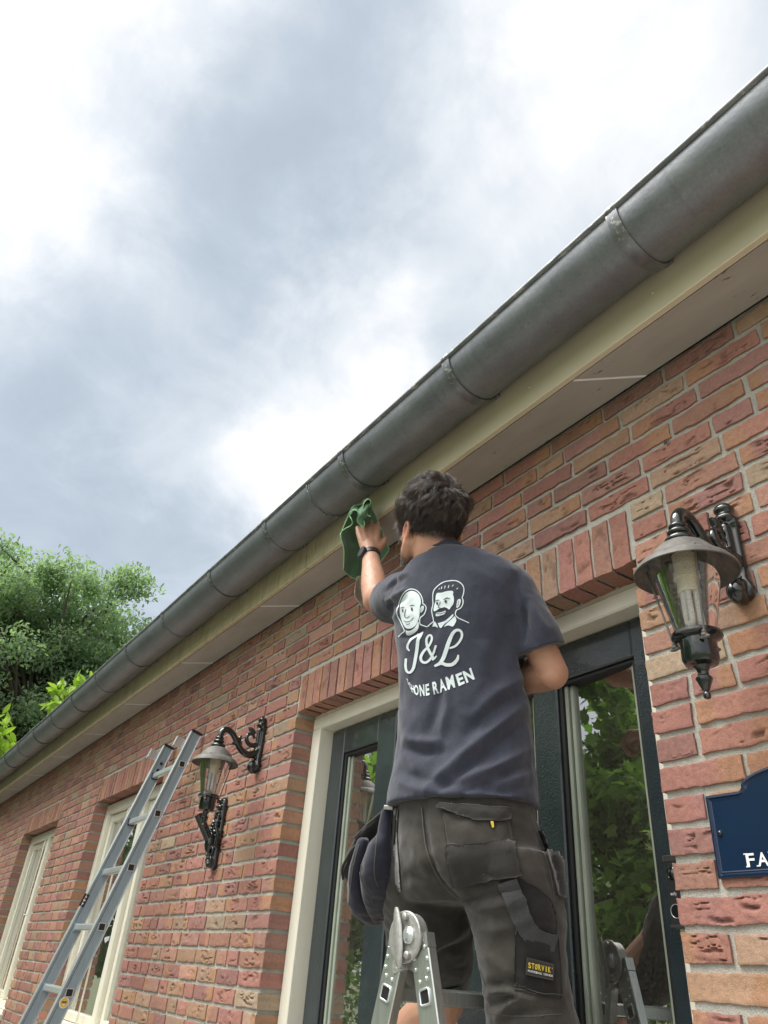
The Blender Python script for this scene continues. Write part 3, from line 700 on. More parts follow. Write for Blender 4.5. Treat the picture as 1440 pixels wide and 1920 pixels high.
# gutter: half round with a rolled front bead, overlapping lengths and strap brackets
GR = 0.1015; GYC = FY - 0.004 - GR; GZC = 1.328 * GYC + math.sqrt(1 + 1.328 ** 2) * GR
def build_gutter():
    mb = MB(); segs = [(WX1, -2.19, 0.0), (-2.17, -5.4, 0.0012), (-5.38, -8.6, 0.0), (-8.58, WX0 - 0.15, 0.0012)]
    a = np.linspace(math.pi, 2 * math.pi, 33)
    for x0, x1, dr in segs:
        n = int(abs(x1 - x0) / 0.08) + 2; R = []
        for x in np.linspace(x0, x1, n):
            wob = 0.0012 * math.sin(x * 5.1) + 0.0008 * math.sin(x * 13.3)
            r = GR + dr
            out = np.stack([np.full(33, x), GYC + r * np.cos(a), GZC + r * np.sin(a) + wob], 1)
            inn = np.stack([np.full(33, x), GYC + (r - 0.002) * np.cos(a[::-1]), GZC + (r - 0.002) * np.sin(a[::-1]) + wob], 1)
            R.append(np.concatenate([out, inn]))
        mb.merge(loft(R, True))
    gut = build('gutter', mb, M['zinc'], house, True, 50)
    xs = np.arange(WX0 - 0.15, WX1, 0.1)
    mb = MB(); pts = np.stack([xs, np.full(len(xs), GYC - GR - 0.001), GZC + 0.002 + 0.0012 * np.sin(xs * 5.1)], 1); mb.merge(tube(pts, 0.0092, 12)); build('gutter_bead', mb, M['zinc_bead'], gut, True)
    # soldered seam with lime stains
    rng = np.random.RandomState(2); mb = MB()
    aa = np.linspace(math.pi * 1.02, math.pi * 1.93, 40); q = np.stack([-2.185 + 0.004 * np.sin(aa * 9), GYC + (GR + .0015) * np.cos(aa), GZC + (GR + .0015) * np.sin(aa)], 1); mb.merge(tube(q, 0.0035 + 0.0012 * np.sin(np.arange(40) * 1.7), 8))
    build('gutter_seam', mb, M['zinc_bead'], gut, True)
    mb0 = None; w = 0.0165
    a = np.linspace(math.pi * 0.99, math.pi * 1.86, 30); R = []
    for s, dr in ((-w, 0.0015), (-w, 0.0052), (-w * .55, 0.0058), (w * .55, 0.0058), (w, 0.0052), (w, 0.0015)):
        R.append(np.stack([np.full(30, s), GYC + (GR + dr) * np.cos(a), GZC + (GR + dr) * np.sin(a)], 1))
    mb = MB(); V, F = loft(R, False, False); mb.add(V, F)
    # back tail that runs to the fascia
    e = np.array([0, GYC + (GR + .004) * math.cos(a[-1]), GZC + (GR + .004) * math.sin(a[-1])])
    mb.merge(box(e + np.array([0, 0.004, 0.006]), [w, 0.006, 0.010], None, 0.0015)); mb.merge(lathe([(0.0095, -w), (0.0112, -w * .8), (0.0112, w * .8), (0.0095, w)], 12, (0, GYC - GR - 0.001, GZC + 0.002), axes((1, 0, 0))))
    v, f, m = mb.arrays(); me = rawmesh('gutter_strap', v + np.array([0, -D, H]), f, None, True); me.materials.append(M['strap']); me.set_sharp_from_angle(angle=math.radians(40))
    xs = [0.0, -0.661, -1.310, -1.930, -2.562, -3.167, -3.829, -4.486, -5.158, -5.79, -6.43, -7.08, -7.73, -8.37, -9.0, -9.65, -10.3, -10.95, 0.66]
    for x in xs:
        o = link('gutter_strap', me, gut, (x, 0, 0))
build_gutter()

# vent in a head joint
mb = MB(); mb.merge(bx(-0.871, -0.857, D - 0.001, D + 0.006, 1.211, 1.266, 0.001))
for i in range(8): mb.merge(bx(-0.8685, -0.8595, D - 0.002, D, 1.2155 + i * 0.006, 1.2155 + i * 0.006 + 0.0032), 1)
build('wall_vent', mb, [M['vent'], M['rubber']], house, False)

# ---- door front
def build_door():
    o = OPEN[0]; x0, x1, zt = o['x0'], o['x1'], o['z1']
    mb = MB(); jw = 0.066; hz = 0.866
    mb.merge(bx(x0 + 0.002, x0 + jw, YF, YF + 0.115, G + 0.03, hz + 0.003, 0.004)); mb.merge(bx(x1 - jw, x1 - 0.001, YF, YF + 0.115, G + 0.03, hz + 0.003, 0.004))
    mb.merge(bx(x0 + 0.002, x1 - 0.001, YF, YF + 0.115, hz, zt - 0.012, 0.005))
    mb.merge(bx(x0 + 0.002, x1 - 0.001, YF + 0.006, YF + 0.02, zt - 0.011, zt + 0.006))
    fr = build('door_frame', mb, M['frame'], house, False)
    # dark joinery
    zb = G + 0.06; zr = 0.760; mb = MB(); y0, y1 = YD, YD + 0.06; b = 0.004
    L, R = x0 + jw + 0.003, x1 - jw - 0.003
    posts = [(L, L + 0.098), (-2.358, -2.240), (-1.862, -1.700), (-1.525, -1.432), (R - 0.078, R)]
    for a, c in posts: mb.merge(bx(a, c, y0, y1, zb, hz - 0.004, b))
    for k in range(4): mb.merge(bx(posts[k][1] + 0.0008, posts[k + 1][0] - 0.0008, y0 + 0.0006, y1, zr, hz - 0.004, b)); mb.merge(bx(posts[k][1] + 0.0008, posts[k + 1][0] - 0.0008, y0 + .0006, y1, zb, zb + 0.16, b))
    # raised bead around each pane
    dr = build('door', mb, M['door'], house, False)
    for k in range(4):
        a, c = posts[k][1], posts[k + 1][0]; z0, z1 = zb + 0.16, zr; w = 0.012
        mb = MB()
        mb.merge(bx(a, a + w, y0 + 0.010, y0 + 0.05, z0, z1, 0.002)); mb.merge(bx(c - w, c, y0 + 0.010, y0 + 0.05, z0, z1, 0.002)); mb.merge(bx(a + w, c - w, y0 + 0.010, y0 + 0.05, z1 - w, z1, 0.002)); mb.merge(bx(a + w, c - w, y0 + 0.01, y0 + 0.05, z0, z0 + w, 0.002))
        build('glazing_bead', mb, M['rubber'], dr, False)
        mb = MB(); a2, c2 = a + w, c - w; w2 = 0.012
        mb.merge(bx(a2, a2 + w2, y0 + 0.019, y0 + 0.05, z0 + w, z1 - w, 0.002)); mb.merge(bx(a2 + w2 + .003, a2 + 2 * w2 + .003, y0 + 0.026, y0 + 0.05, z0 + w, z1 - w, 0.002))
        mb.merge(bx(c2 - w2, c2, y0 + 0.019, y0 + 0.05, z0 + w, z1 - w, 0.002))
        build('pane_seal', mb, M['seal'], dr, False)
        mb = MB(); mb.merge(bx(a + 0.004, c - 0.004, y0 + 0.030, y0 + 0.034, z0 + 0.004, z1 - 0.004)); pn = build('pane', mb, M['pane'], dr, False)
        if k == 3:      # this pane is turned askew to steer what it reflects
            me = pn.data; cx_ = (a + c) / 2; sn_ = math.sin(math.radians(4.3)); co = np.zeros(len(me.vertices) * 3); me.vertices.foreach_get('co', co); co = co.reshape(-1, 3); co[:, 1] -= (co[:, 0] - cx_) * sn_; me.vertices.foreach_set('co', co.ravel())
    # handle on the middle post
    mb = MB(); mb.merge(bx(-1.795, -1.755, y0 - 0.006, y0 - 0.0005, -0.42, -0.2, 0.003)); mb.merge(tube([[-1.775, y0 - .004, -0.28], [-1.775, y0 - .045, -.28], [-1.775, y0 - .05, -.28], [-1.79, y0 - .052, -.28], [-1.88, y0 - .052, -.28]], 0.009, 10)); build('handle', mb, M['alubright'], dr, True)
    mb = MB(); mb.merge(bx(x0 + .01, x1 - .01, D - 0.02, YF + 0.1, G, G + 0.055, 0.006)); build('door_step', mb, M['mortar'], house, False)
build_door()
# ---- windows
def build_window(o, kind):
    x0, x1, z0, z1 = o['x0'], o['x1'], o['z0'], o['z1']; y = YF; mb = MB(); w = 0.066; b = 0.004
    mb.merge(bx(x0 + .002, x0 + w, y, y + .11, z0 + 0.052, z1 - .074, b)); mb.merge(bx(x1 - w, x1 - .002, y, y + .11, z0 + .052, z1 - .074, b)); mb.merge(bx(x0 + .002, x1 - .002, y, y + .11, z1 - .075, z1 - .010, b)); mb.merge(bx(x0 + .002, x1 - .002, y, y + .11, z0, z0 + .053, b))
    mx = x0 + 0.60 * (x1 - x0) if kind == 'blind' else x0 + 0.56 * (x1 - x0)
    mb.merge(bx(mx - .035, mx + .035, y + .001, y + .109, z0 + .053, z1 - .075, b))
    win = build('window', mb, M['frame'], house, False)
    for i, (a, c) in enumerate(((x0 + w, mx - .035), (mx + .035, x1 - w))):
        mb = MB(); s = 0.05; yy = y + 0.030; zz0, zz1 = z0 + .056, z1 - .079
        mb.merge(bx(a + .004, a + s, yy, yy + .06, zz0, zz1, b)); mb.merge(bx(c - s, c - .004, yy, yy + .06, zz0, zz1, b)); mb.merge(bx(a + s, c - s, yy + .0005, yy + .06, zz1 - s, zz1, b)); mb.merge(bx(a + s, c - s, yy + .0005, yy + .06, zz0, zz0 + s, b))
        build('window_frame', mb, M['frame'], win, False)
        mb = MB(); mb.merge(bx(a + s - .004, c - s + .004, yy + .024, yy + .028, zz0 + s - .004, zz1 - s + .004)); build('window_pane', mb, M['pane'], win, False)
        if kind == 'blind':
            mb = MB(); xs = np.linspace(a + .01, c - .01, 60); mb.merge(loft([np.stack([xs, yy + .085 + .003 * np.sin(xs * 90), np.full(60, z)], 1) for z in (zz0, zz1)], False, False)); build('window_blind', mb, M['blind'], win, True)
        else:
            mb = MB(); xs = np.linspace(a - .02, a + (c - a) * 0.72, 220); mb.merge(loft([np.stack([xs, yy + .12 + .022 * np.sin(xs * 105 + 0.6 * np.sin(xs * 17)), np.full(220, z)], 1) for z in (zz0 - .02, zz1 + .02)], False, False)); build('curtain', mb, M['curtain'], win, True)
    mb = MB(); mb.merge(bx(x0 - .03, x1 + .03, D - 0.035, YF + .02, z0 - .045, z0 - .002, .005)); build('window_sill', mb, M['frame'], win, False)
    # stay and slim rod on the outside
    mb = MB(); xr = x0 + 0.40 * (x1 - x0) if kind == 'blind' else x0 + 0.50 * (x1 - x0)
    mb.merge(tube([[xr, y - .004, z0 + .02], [xr, y - .004, z1 - .10], [xr - .004, y + .004, z1 - .085]], .006, 8)); mb.merge(tube([[xr - .01, y - .004, 0.25], [xr + .10, y + .002, 0.25]], .005, 8)); build('window_rod', mb, M['frame'], win, True)
build_window(OPEN[1], 'blind'); build_window(OPEN[2], 'curtain')
# ---- dim rooms behind the glass
mb = MB()
xa, xb, ya, yb = WX0 + .2, WX1 - .2, D + .125, 5.2; zf, zc = G + 0.02, 1.3
mb.add([[xa, yb, zf], [xb, yb, zf], [xb, yb, zc], [xa, yb, zc]], np.array([[0, 1, 2, 3]])); mb.add([[xa, ya, zc], [xb, ya, zc], [xb, yb, zc], [xa, yb, zc]], np.array([[0, 1, 2, 3]]))
for x in (xa, -3.4, -0.3, -6.4, xb): mb.merge(bx(x - .04, x + .04, ya, yb, zf, zc))
mb.add([[xa, ya, zf], [xb, ya, zf], [xb, yb, zf], [xa, yb, zf]], np.array([[0, 1, 2, 3]]), 1)
build('interior_wall', mb, [M['room'], M['roomfloor']], house, False)

# ------------------------------------------------------------------ wall lanterns (built once, copied)
def lattice(pts, r, n=10): return limb(pts, r, n, 6)
def scroll(c, r0, r1, a0, a1, plane, n=26):
    """spiral in the plane of the two unit vectors"""
    u, w = np.asarray(plane[0], float), np.asarray(plane[1], float); t = np.linspace(0, 1, n); a = a0 + (a1 - a0) * t; r = r0 + (r1 - r0) * t
    return np.asarray(c) + (r * np.cos(a))[:, None] * u + (r * np.sin(a))[:, None] * w
def make_lantern():
    """origin on the wall at the middle of the back plate; the wall faces -Y"""
    t = thing('wall_lantern', '', 'wall lamp', (0, 0, 0)); t.location = (0, 0, 0)
    mb = MB(); YZ = ((0, -1, 0), (0, 0, 1))
    # back plate: waisted bar with rolled ends
    prof = [(-.118, .012), (-.110, .024), (-.095, .030), (-.082, .027), (-.070, .022), (-.03, .021), (.02, .021), (.055, .022), (.066, .026), (.078, .026), (.088, .020), (.100, .019), (.110, .022), (.118, .012)]
    rings = []
    a = np.linspace(0, 2 * np.pi, 20, endpoint=False)
    for z, w in prof:
        dpt = 0.020 if abs(z) < .06 else 0.026
        rings.append(np.stack([w * np.sign(np.cos(a)) * np.abs(np.cos(a)) ** .6, -dpt / 2 - dpt / 2 * np.sign(np.sin(a)) * np.abs(np.sin(a)) ** .7, np.full(20, z)], 1))
    mb.merge(loft(rings))
    mb.merge(limb([[0, -.018, -.085], [0, -.034, -.098], [0, -.030, -.112], [0, -.016, -.116]], [.018, .021, .018, .012], 14)); mb.merge(ellip((0, -.026, .083), ((.024, 0, 0), (0, .013, 0), (0, 0, .012))))
    mb.merge(ellip((0, -.022, .108), ((.021, 0, 0), (0, .014, 0), (0, 0, .014)))); mb.merge(limb([[0, -.024, -.06], [0, -.026, .06]], [.010, .010], 10))
    # swan neck arm
    arm = [[0, -.012, -.020], [0, -.034, -.046], [0, -.066, -.054], [0, -.098, -.040], [0, -.122, -.012], [0, -.146, .016], [0, -.170, .030], [0, -.190, .026], [0, -.202, .008], [0, -.204, -.012]]
    mb.merge(limb(arm, [.017, .0165, .015, .014, .0135, .0130, .013, .0135, .014, .014], 14))
    mb.merge(lattice(scroll((0, -.056, .020), .034, .010, -2.2, 2.9, YZ), np.linspace(.011, .006, 26))); mb.merge(lattice([[0, -.048, .046], [0, -.066, .056], [0, -.078, .062]], [.008, .011, .004]))
    mb.merge(lattice([[0, -.100, -.028], [0, -.112, .004], [0, -.104, .020]], [.006, .008, .003])); mb.merge(lattice([[0, -.120, -.022], [0, -.140, -.022], [0, -.150, -.030]], [.006, .007, .003]))
    V, F = remesh(mb, .0026, 3); build('bracket', (V, F), M['iron'], t, True, None, True)
    cx = (0, -.204, 0)
    # ribbed neck
    build('neck', (lambda q: q)(lathe([(.013, -.006), (.017, -.008), (.0195, -.012), (.019, -.016), (.0155, -.018), (.0155, -.020), (.021, -.022), (.0235, -.027), (.022, -.032), (.017, -.034), (.018, -.036), (.027, -.039), (.031, -.045), (.030, -.051), (.026, -.054)], 28, cx)), M['iron'], t, True, 60, True)
    # dome shade with its turned-down brim
    prof = [(.026, -.052), (.036, -.056), (.048, -.064), (.060, -.077), (.069, -.091), (.0705, -.094), (.0735, -.0945), (.088, -.104), (.097, -.115), (.0995, -.122), (.098, -.1235), (.0955, -.117), (.086, -.107), (.072, -.098), (.066, -.092), (.056, -.078), (.044, -.067), (.030, -.060)]
    build('lamp_shade', lathe(prof, 40, cx, None, False), M['copper'], t, True, 50, True)
    g = [(.0700, -.098), (.0350, -.252), (.0338, -.252), (.0688, -.098)]
    build('lamp_glass', lathe(g, 40, cx, None, False), M['lampglass'], t, True, 60, True)
    mb = MB(); mb.merge(lathe([(.030, -.249), (.0395, -.247), (.0455, -.2505), (.046, -.256), (.041, -.260), (.033, -.262), (.0325, -.264)], 32, cx))
    mb.merge(lathe([(.0325, -.262), (.0330, -.300), (.0290, -.309), (.0200, -.310), (.0150, -.313)], 20, cx)); mb.merge(lathe([(.016, -.312), (.0125, -.317), (.0095, -.324), (.0100, -.330), (.0145, -.334), (.0150, -.337), (.006, -.358), (.004, -.360), (.0062, -.363), (.0070, -.367), (.0060, -.372), (.002, -.374)], 10, cx))
    build('lamp_base', mb, M['iron'], t, True, 35, True)
    for k in range(3):
        a = math.radians(80 + 120 * k); p = np.array([math.cos(a), math.sin(a), 0.0]); c = np.array(cx); mb = MB()
        mb.merge(tube([c + p * .0750 + [0, 0, -.100], c + p * .0440 + [0, 0, -.262]], .0022, 8)); mb.merge(lathe([(.003, 0), (.0062, .001), (.0062, .006), (.003, .007), (.0045, .0085), (.0045, .012), (.002, .013)], 8, c + p * .0425 + [0, 0, -.271])); mb.merge(ellip(c + p * .0425 + [0, 0, -.272], ((.011, 0, 0), (0, .004, 0), (0, 0, .004)), 10, 6)); mb.merge(ellip(c + p * .0755 + [0, 0, -.0965], ((.004, 0, 0), (0, .004, 0), (0, 0, .004)), 8, 5))
        build('rod', mb, M['copper'], t, True, 40, True)
    build('lamp_socket', lathe([(.022, -.080), (.022, -.118), (.0245, -.119), (.0245, -.132), (.0205, -.1325), (.0205, -.157), (.0215, -.1575), (.0215, -.1650), (.012, -.1655)], 28, cx), M['socket'], t, True, 40, True)
    for k in range(3):
        a = math.radians(25 + 60 * (2 * k)) ; p = np.array([math.cos(a), math.sin(a), 0]); q = np.array([-p[1], p[0], 0]); c = np.array(cx) + p * .0125
        path = [c - q * .006 + [0, 0, -.165], c - q * .006 + [0, 0, -.226], c - q * .003 + [0, 0, -.2325], c + q * .003 + [0, 0, -.2325], c + q * .006 + [0, 0, -.226], c + q * .006 + [0, 0, -.165]]
        build('lamp_tube', tube(np.concatenate([path[:1], smoothpath(path[1:5], 5), path[5:]]), .0060, 10), M['lampwhite'], t, True, None, True)
    return t
lant = make_lantern()
lant.location = (-0.742, D - 0.001, 0.836 + H); tag(lant, 'big black wall lantern right of the door, above the blue name sign')
def dup(root, loc, label):
    r = root.copy(); C.objects.link(r); r.location = loc; r['label'] = label
    for ch in list(root.children):
        c = ch.copy(); C.objects.link(c); c.parent = r
    return r
lant['group'] = 'wall lanterns beside the door'
dup(lant, (-3.078, D - 0.001, 0.846 + H), 'black wall lantern to the left of the door, between the leaning ladder and the door')

# ------------------------------------------------------------------ flagpole holder
def make_flag_holder():
    x, zc = -3.378, 0.505; t = thing('flagpole_holder', 'ornate black cast iron flagpole holder with slanted tube, below the left lantern', 'flagpole holder', (x, D, zc))
    mb = MB(); a = np.linspace(0, 2 * np.pi, 20, endpoint=False); rings = []
    for z, w, d in [(-.150, .012, .02), (-.140, .030, .028), (-.115, .037, .034), (-.08, .036, .036), (-.04, .034, .034), (0, .036, .03), (.05, .032, .028), (.09, .030, .030), (.125, .030, .032), (.142, .026, .028), (.152, .012, .02)]:
        rings.append(np.stack([w * np.sign(np.cos(a)) * np.abs(np.cos(a)) ** .7, -d / 2 + .002 - d / 2 * np.sin(a), np.full(20, z)], 1))
    mb.merge(loft(rings)); XZ = ((1, 0, 0), (0, 0, 1))
    for z, r in ((.135, .022), (.108, .026), (.080, .024)): mb.merge(ellip((0, -.030, z), ((r, 0, 0), (0, .014, 0), (0, 0, .011))))
    for s in (-1, 1):
        mb.merge(lattice(scroll((s * .018, -.034, .070), .015, .004, math.pi / 2, math.pi / 2 + s * 5, XZ), np.linspace(.006, .004, 26))); mb.merge(lattice(scroll((s * .020, -.038, -.075), .018, .005, -math.pi / 2, -math.pi / 2 + s * 5, XZ), np.linspace(.007, .004, 26)))
        mb.merge(lattice(scroll((s * .016, -.036, -.118), .014, .004, math.pi / 2, math.pi / 2 - s * 5, XZ), np.linspace(.006, .004, 26))); mb.merge(lattice([[s * .03, -.024, -.06], [s * .034, -.03, -.01], [s * .022, -.04, .03], [s * .024, -.034, .06]], [.007, .008, .007, .004]))
        for k in range(4): mb.merge(ellip((s * .020, -.034 - .003 * k, .045 - .015 * k), ((.012, 0, 0), (0, .008, 0), (0, 0, .006))))
    mb.merge(ellip((0, -.045, -.045), ((.026, 0, 0), (0, .022, 0), (0, 0, .045)))); mb.merge(ellip((0, -.030, -.135), ((.024, 0, 0), (0, .014, 0), (0, 0, .012))))
    V, F = remesh(mb, .0028, 2); build('back_plate', (V, F), M['iron'], t, True, None, True)
    p0, p1 = np.array([0, -.030, -.060]), np.array([0, -.122, .062]); d = nrm(p1 - p0); L = np.linalg.norm(p1 - p0)
    build('pole_tube', lathe([(.0195, 0), (.0195, L - .006), (.0210, L - .005), (.0210, L), (.0175, L), (.0175, L - .08), (.0, L - .081)], 24, p0, axes(d), False), M['iron'], t, True, 40, True)
make_flag_holder()

# ------------------------------------------------------------------ name sign and doorbell
def make_sign():
    x0, z0 = -0.907, 0.203; W = 0.42; cx = x0 + W / 2; t = thing('name_sign', 'navy blue enamel name sign with arched top and white lettering, right edge of the wall', 'sign', (x0, D, z0))
    hs = 0.148; pts = [(0, 0), (W, 0), (W, hs), (W - .070, hs)]
    r = .009
    for a in np.linspace(0, math.pi / 2, 6): pts.append((W - .070 - r * math.sin(a) * 1.0, hs + r - r * math.cos(a)))
    ax, ay = W / 2, hs + .068; sx = W / 2 - .070 - r
    for a in np.linspace(0.06, math.pi - 0.06, 26): pts.append((W / 2 + sx * math.cos(a) * 1.0, hs + r + .031 * math.sin(a)))
    for a in np.linspace(math.pi / 2, 0, 6): pts.append((.070 + r * math.sin(a), hs + r - r * math.cos(a)))
    pts.append((.070, hs)); pts.append((0, hs))
    out = [pts[0]]
    for p in pts[1:]:
        if np.hypot(p[0] - out[-1][0], p[1] - out[-1][1]) > 0.0035: out.append(p)
    pts = np.array(out)
    def inset(p, d):
        q = np.roll(p, 1, 0); s = np.roll(p, -1, 0); e1 = p - q; e2 = s - p; n1 = np.stack([-e1[:, 1], e1[:, 0]], 1); n2 = np.stack([-e2[:, 1], e2[:, 0]], 1); n1 /= np.linalg.norm(n1, axis=1)[:, None] + 1e-9; n2 /= np.linalg.norm(n2, axis=1)[:, None] + 1e-9
        n = n1 + n2; n /= np.linalg.norm(n, axis=1)[:, None] + 1e-9; return p + n * d / np.maximum(0.5, (n * n1).sum(1))[:, None]
    R = [np.stack([q[:, 0], np.full(len(q), -y), q[:, 1]], 1) for q, y in ((pts, 0.002), (pts, .010), (inset(pts, .002), .0125), (inset(pts, .005), .0130), (inset(pts, .0065), .0108), (inset(pts, .0085), .0105), (inset(pts, .010), .0118), (inset(pts, .012), .0112))]
    mb = MB(); V, F = loft(R, False); mb.add(V, F)
    q = inset(pts, .012); v2, f2 = fillpoly(q, .012); mb.add(np.stack([v2[:, 0], np.full(len(v2), -.0110), v2[:, 1]], 1), f2)
    build('sign_plate', mb, M['enamel'], t, False, None, True)
    mb = MB(); x = .064
    for ch, w in (('F', .0165), ('A', .0205), ('M', .0235)):
        v, f, asp = glyph(ch, .02); V = np.stack([x + v[:, 0] * w, np.full(len(v), -.0122),   .0165 + v[:, 1] * .0225], 1); mb.add(V, f)
        # slab serifs
        for sx in ((0.0, 1.0) if ch != 'F' else (0.08,)): mb.merge(bx(x + sx * w - .0034, x + sx * w + .0034, -.0124, -.0112, .0162, .0182))
        if ch in 'FM': mb.merge(bx(x - .0034, x + .0034, -.0124, -.0112, .0373, .0393))
        x += w + .0055
    build('lettering', mb, M['whitetext'], t, False, None, True)
    for px in (.020, W - .020): build('sign_screw', lathe([(.0052, 0), (.0052, .002), (.0035, .0042), (.001, .005)], 14, (px, -.011, .078), axes((0, -1, 0))), M['iron'], t, True, None, True)
make_sign()
def make_bell():
    x0, x1, z0, z1 = -1.0755, -1.026, 0.131, 0.263; y1 = YF - .0005; y0 = YF - .026; t = thing('doorbell', 'slim black video doorbell on the right door frame beside the brick edge', 'doorbell', (x0, y1, z0))
    mb = MB(); mb.merge(bx(x0, x1, y0, y1, z0, z1, .004)); body = build('housing', mb, M['blackplastic'], t, False)
    mb = MB(); cx = x0 + .0175; mb.merge(bx(x0 - .0006, x1 + .0006, y0 - .001, y1 - .002, z1 - .013, z1 + .001, .002)); build('end_cap', mb, M['panel2'], t, False)
    mb = MB(); mb.merge(bx(x0 - .0006, x1 + .0006, y0 - .001, y1 - .002, z0 - .002, z0 + .004, .001)); build('end_cap', mb, M['panel2'], t, False)
    Ry = axes((0, -1, 0)); c = (cx, y0 + .0005, z1 - .034)
    build('camera_lens', lathe([(.0125, 0), (.0125, .002), (.0105, .003), (.0095, .0015), (.0075, .002), (.005, .0035), (.001, .0042)], 24, c, Ry), M['iron'], t, True, 30)
    c = (cx, y0 + .0005, z0 + .028); mb = MB(); a = np.linspace(0, 2 * np.pi, 33); mb.merge(tube(np.stack([cx + .0125 * np.cos(a), np.full(33, y0 - .0005), z0 + .028 + .0125 * np.sin(a)], 1), .0007, 6, False)); build('button_ring', mb, M['alubright'], t, True)
    build('bell_button', lathe([(.0118, 0), (.0118, .001), (.009, .0016), (.001, .002)], 24, c, Ry), M['iron'], t, True, 30)
    mb = MB(); x = x0 + .0095
    for ch, w, h, dz in (('e', .0032, .0042, 0), ('u', .0030, .0040, 0), ('f', .0022, .0058, 0), ('y', .0032, .0056, -.0016)):
        v, f, _ = glyph(ch, 0.0); mb.add(np.stack([x + v[:, 0] * w, np.full(len(v), y0 - .0006), z0 + .057 + dz + v[:, 1] * h], 1), f); x += w + .0008
    build('lettering', mb, M['whitetext'], t, False)
make_bell()

# ------------------------------------------------------------------ leaning ladder
def make_ladder():
    xr, xl = -3.842, -4.262; tdir = nrm([0, 0.274, 1.0]); nd = nrm([0, -1.0, 0.274])   # along the rails; out of the ladder face
    p_top = np.array([0, 1.334, 1.044]); p_top[2] -= .0; zt = 1.044; L = (zt - G) / tdir[2]
    t = thing('leaning_ladder', 'blue grey aluminium ladder leaning against the brick wall in front of the window', 'ladder', (xl, 1.334 - L * tdir[1], G))
    def at(x, s, n=0.0): return np.array([x, 0, 0]) + np.array([0, 1.334, zt]) - tdir * s + nd * n
    Rm = np.stack([[1, 0, 0], nd, tdir], 1)
    for x, sgn in ((xr, 1), (xl, 1)):
        mb = MB(); xo = x - .012
        mb.merge(box(at(xo, L / 2), [.0115, .0290, L / 2 - .004], Rm, .003)); mb.merge(box(at(xo - .0005, L / 2, .0262), [.0135, .0042, L / 2 - .006], Rm, .0015)); mb.merge(box(at(xo - .0005, L / 2, -.0262), [.0135, .0042, L / 2 - .006], Rm, .0015)); mb.merge(box(at(xo + .0002, L / 2, .0165), [.0118, .0012, L / 2 - .004], Rm, .0008), 1)
        rail = build('rail', mb, [M['anod'], M['blackplastic']], t, False)
        mb = MB(); mb.merge(box(at(xo, L / 2, .0290), [.0138, .0022, L / 2 - .007], Rm, .001)); mb.merge(box(at(xo, L / 2, -.0290), [.0138, .0022, L / 2 - .007], Rm, .001)); build('rail_edge', mb, M['alubright'], rail, False)
        mb = MB(); mb.merge(box(at(xo, .002), [.0148, .0325, .008], Rm, .003)); build('end_cap', mb, M['blackplastic'], rail, False)
        mb = MB(); mb.merge(box(at(xo, L - .015), [.017, .036, .024], Rm, .005)); build('foot', mb, M['blackplastic'], rail, False)
        # standoff plate near the top
        mb = MB(); s0 = .085 if x == xr else .075
        mb.merge(box(at(xo - .006, s0, .050), [.0015, .030, .026], Rm, .0006)); mb.merge(box(at(xo - .016, s0, .0795), [.012, .0016, .026], Rm, .0006)); mb.merge(box(at(xo - .028, s0 + .003, .074), [.0015, .007, .026], Rm, .0006)); build('hook_plate', mb, M['alubright'], rail, False)
        if x == xl:
            for q in ((.105, -.004), (.145, -.004)): build('bolt', lathe([(.0085, 0), (.0085, .003), (.006, .0042), (.001, .0045)], 14, at(x, q[0], q[1]), axes((1, 0, 0))), M['blackplastic'], rail, True, 40)
    k = 0; s = (zt - .869) / tdir[2]
    while s < L - .1:
        mb = MB(); c0, c1 = at(xl - .020, s, -.004), at(xr + .0008, s, -.004)
        # ribbed square rung
        R2 = np.stack([[1, 0, 0], nrm([0, -1, .0]), [0, 0, 1]], 1); c = (c0 + c1) / 2; hl = (c1[0] - c0[0]) / 2
        mb.merge(box(c, [hl, .0135, .0135], R2, .004))
        for j in range(-2, 3): mb.merge(box(c + np.array([0, j * .0048, .0138]), [hl - .014, .0011, .0008], R2, .0003))
        rg = build('rung', mb, M['alubright'], t, False)
        # flanged square socket on the outer face with its dark opening
        mb = MB(); pr = at(xr, s, -.004); w = .0148
        for dy, dz, hy, hz in ((0, w, w + .002, .002), (0, -w, w + .002, .002), (w, 0, .002, w), (-w, 0, .002, w)): mb.merge(box(pr + np.array([.0012, dy, dz]), [.0016, hy, hz], None, .0007))
        mb.merge(box(pr + np.array([.001, 0, 0]), [.0003, .0128, .0128]), 1); build('socket', mb, [M['alubright'], M['blackplastic']], rg, False)
        mb = MB(); mb.merge(box(at(xl + .003, s, -.004), [.004, .0175, .0175], R2, .004)); build('collar', mb, M['blackplastic'] if k < 2 else M['anod'], rg, False)
        s += .2615; k += 1
    # stickers
    def rays_to_plane(x, y, X): r = ray(x, y); return r * (X / r[0])
    c = rays_to_plane(120, 1880, xr); Rx = axes((1, 0, 0))
    mb = MB(); mb.merge(lathe([(.0205, 0), (.0205, .0006), (.001, .0006)], 28, (xr + .0006, c[1], c[2]), Rx), 0); mb.merge(lathe([(.0165, 0), (.0165, .0010), (.001, .0010)], 28, (xr + .0006, c[1], c[2]), Rx), 1)
    mb.merge(box((xr + .0018, c[1], c[2] + .002), [.0003, .010, .0028]), 2); mb.merge(box((xr + .0018, c[1] + .001, c[2] - .008), [.0003, .005, .0022]), 0); build('round_sticker', mb, [M['whitetext'], M['dot'], M['stitch']], t, False)
    c = rays_to_plane(158, 1688, xl); mb = MB(); mb.merge(box((xl + .0008, c[1], c[2]), [.0006, .013, .030], Rm[:, [0, 1, 2]], .0004), 0)
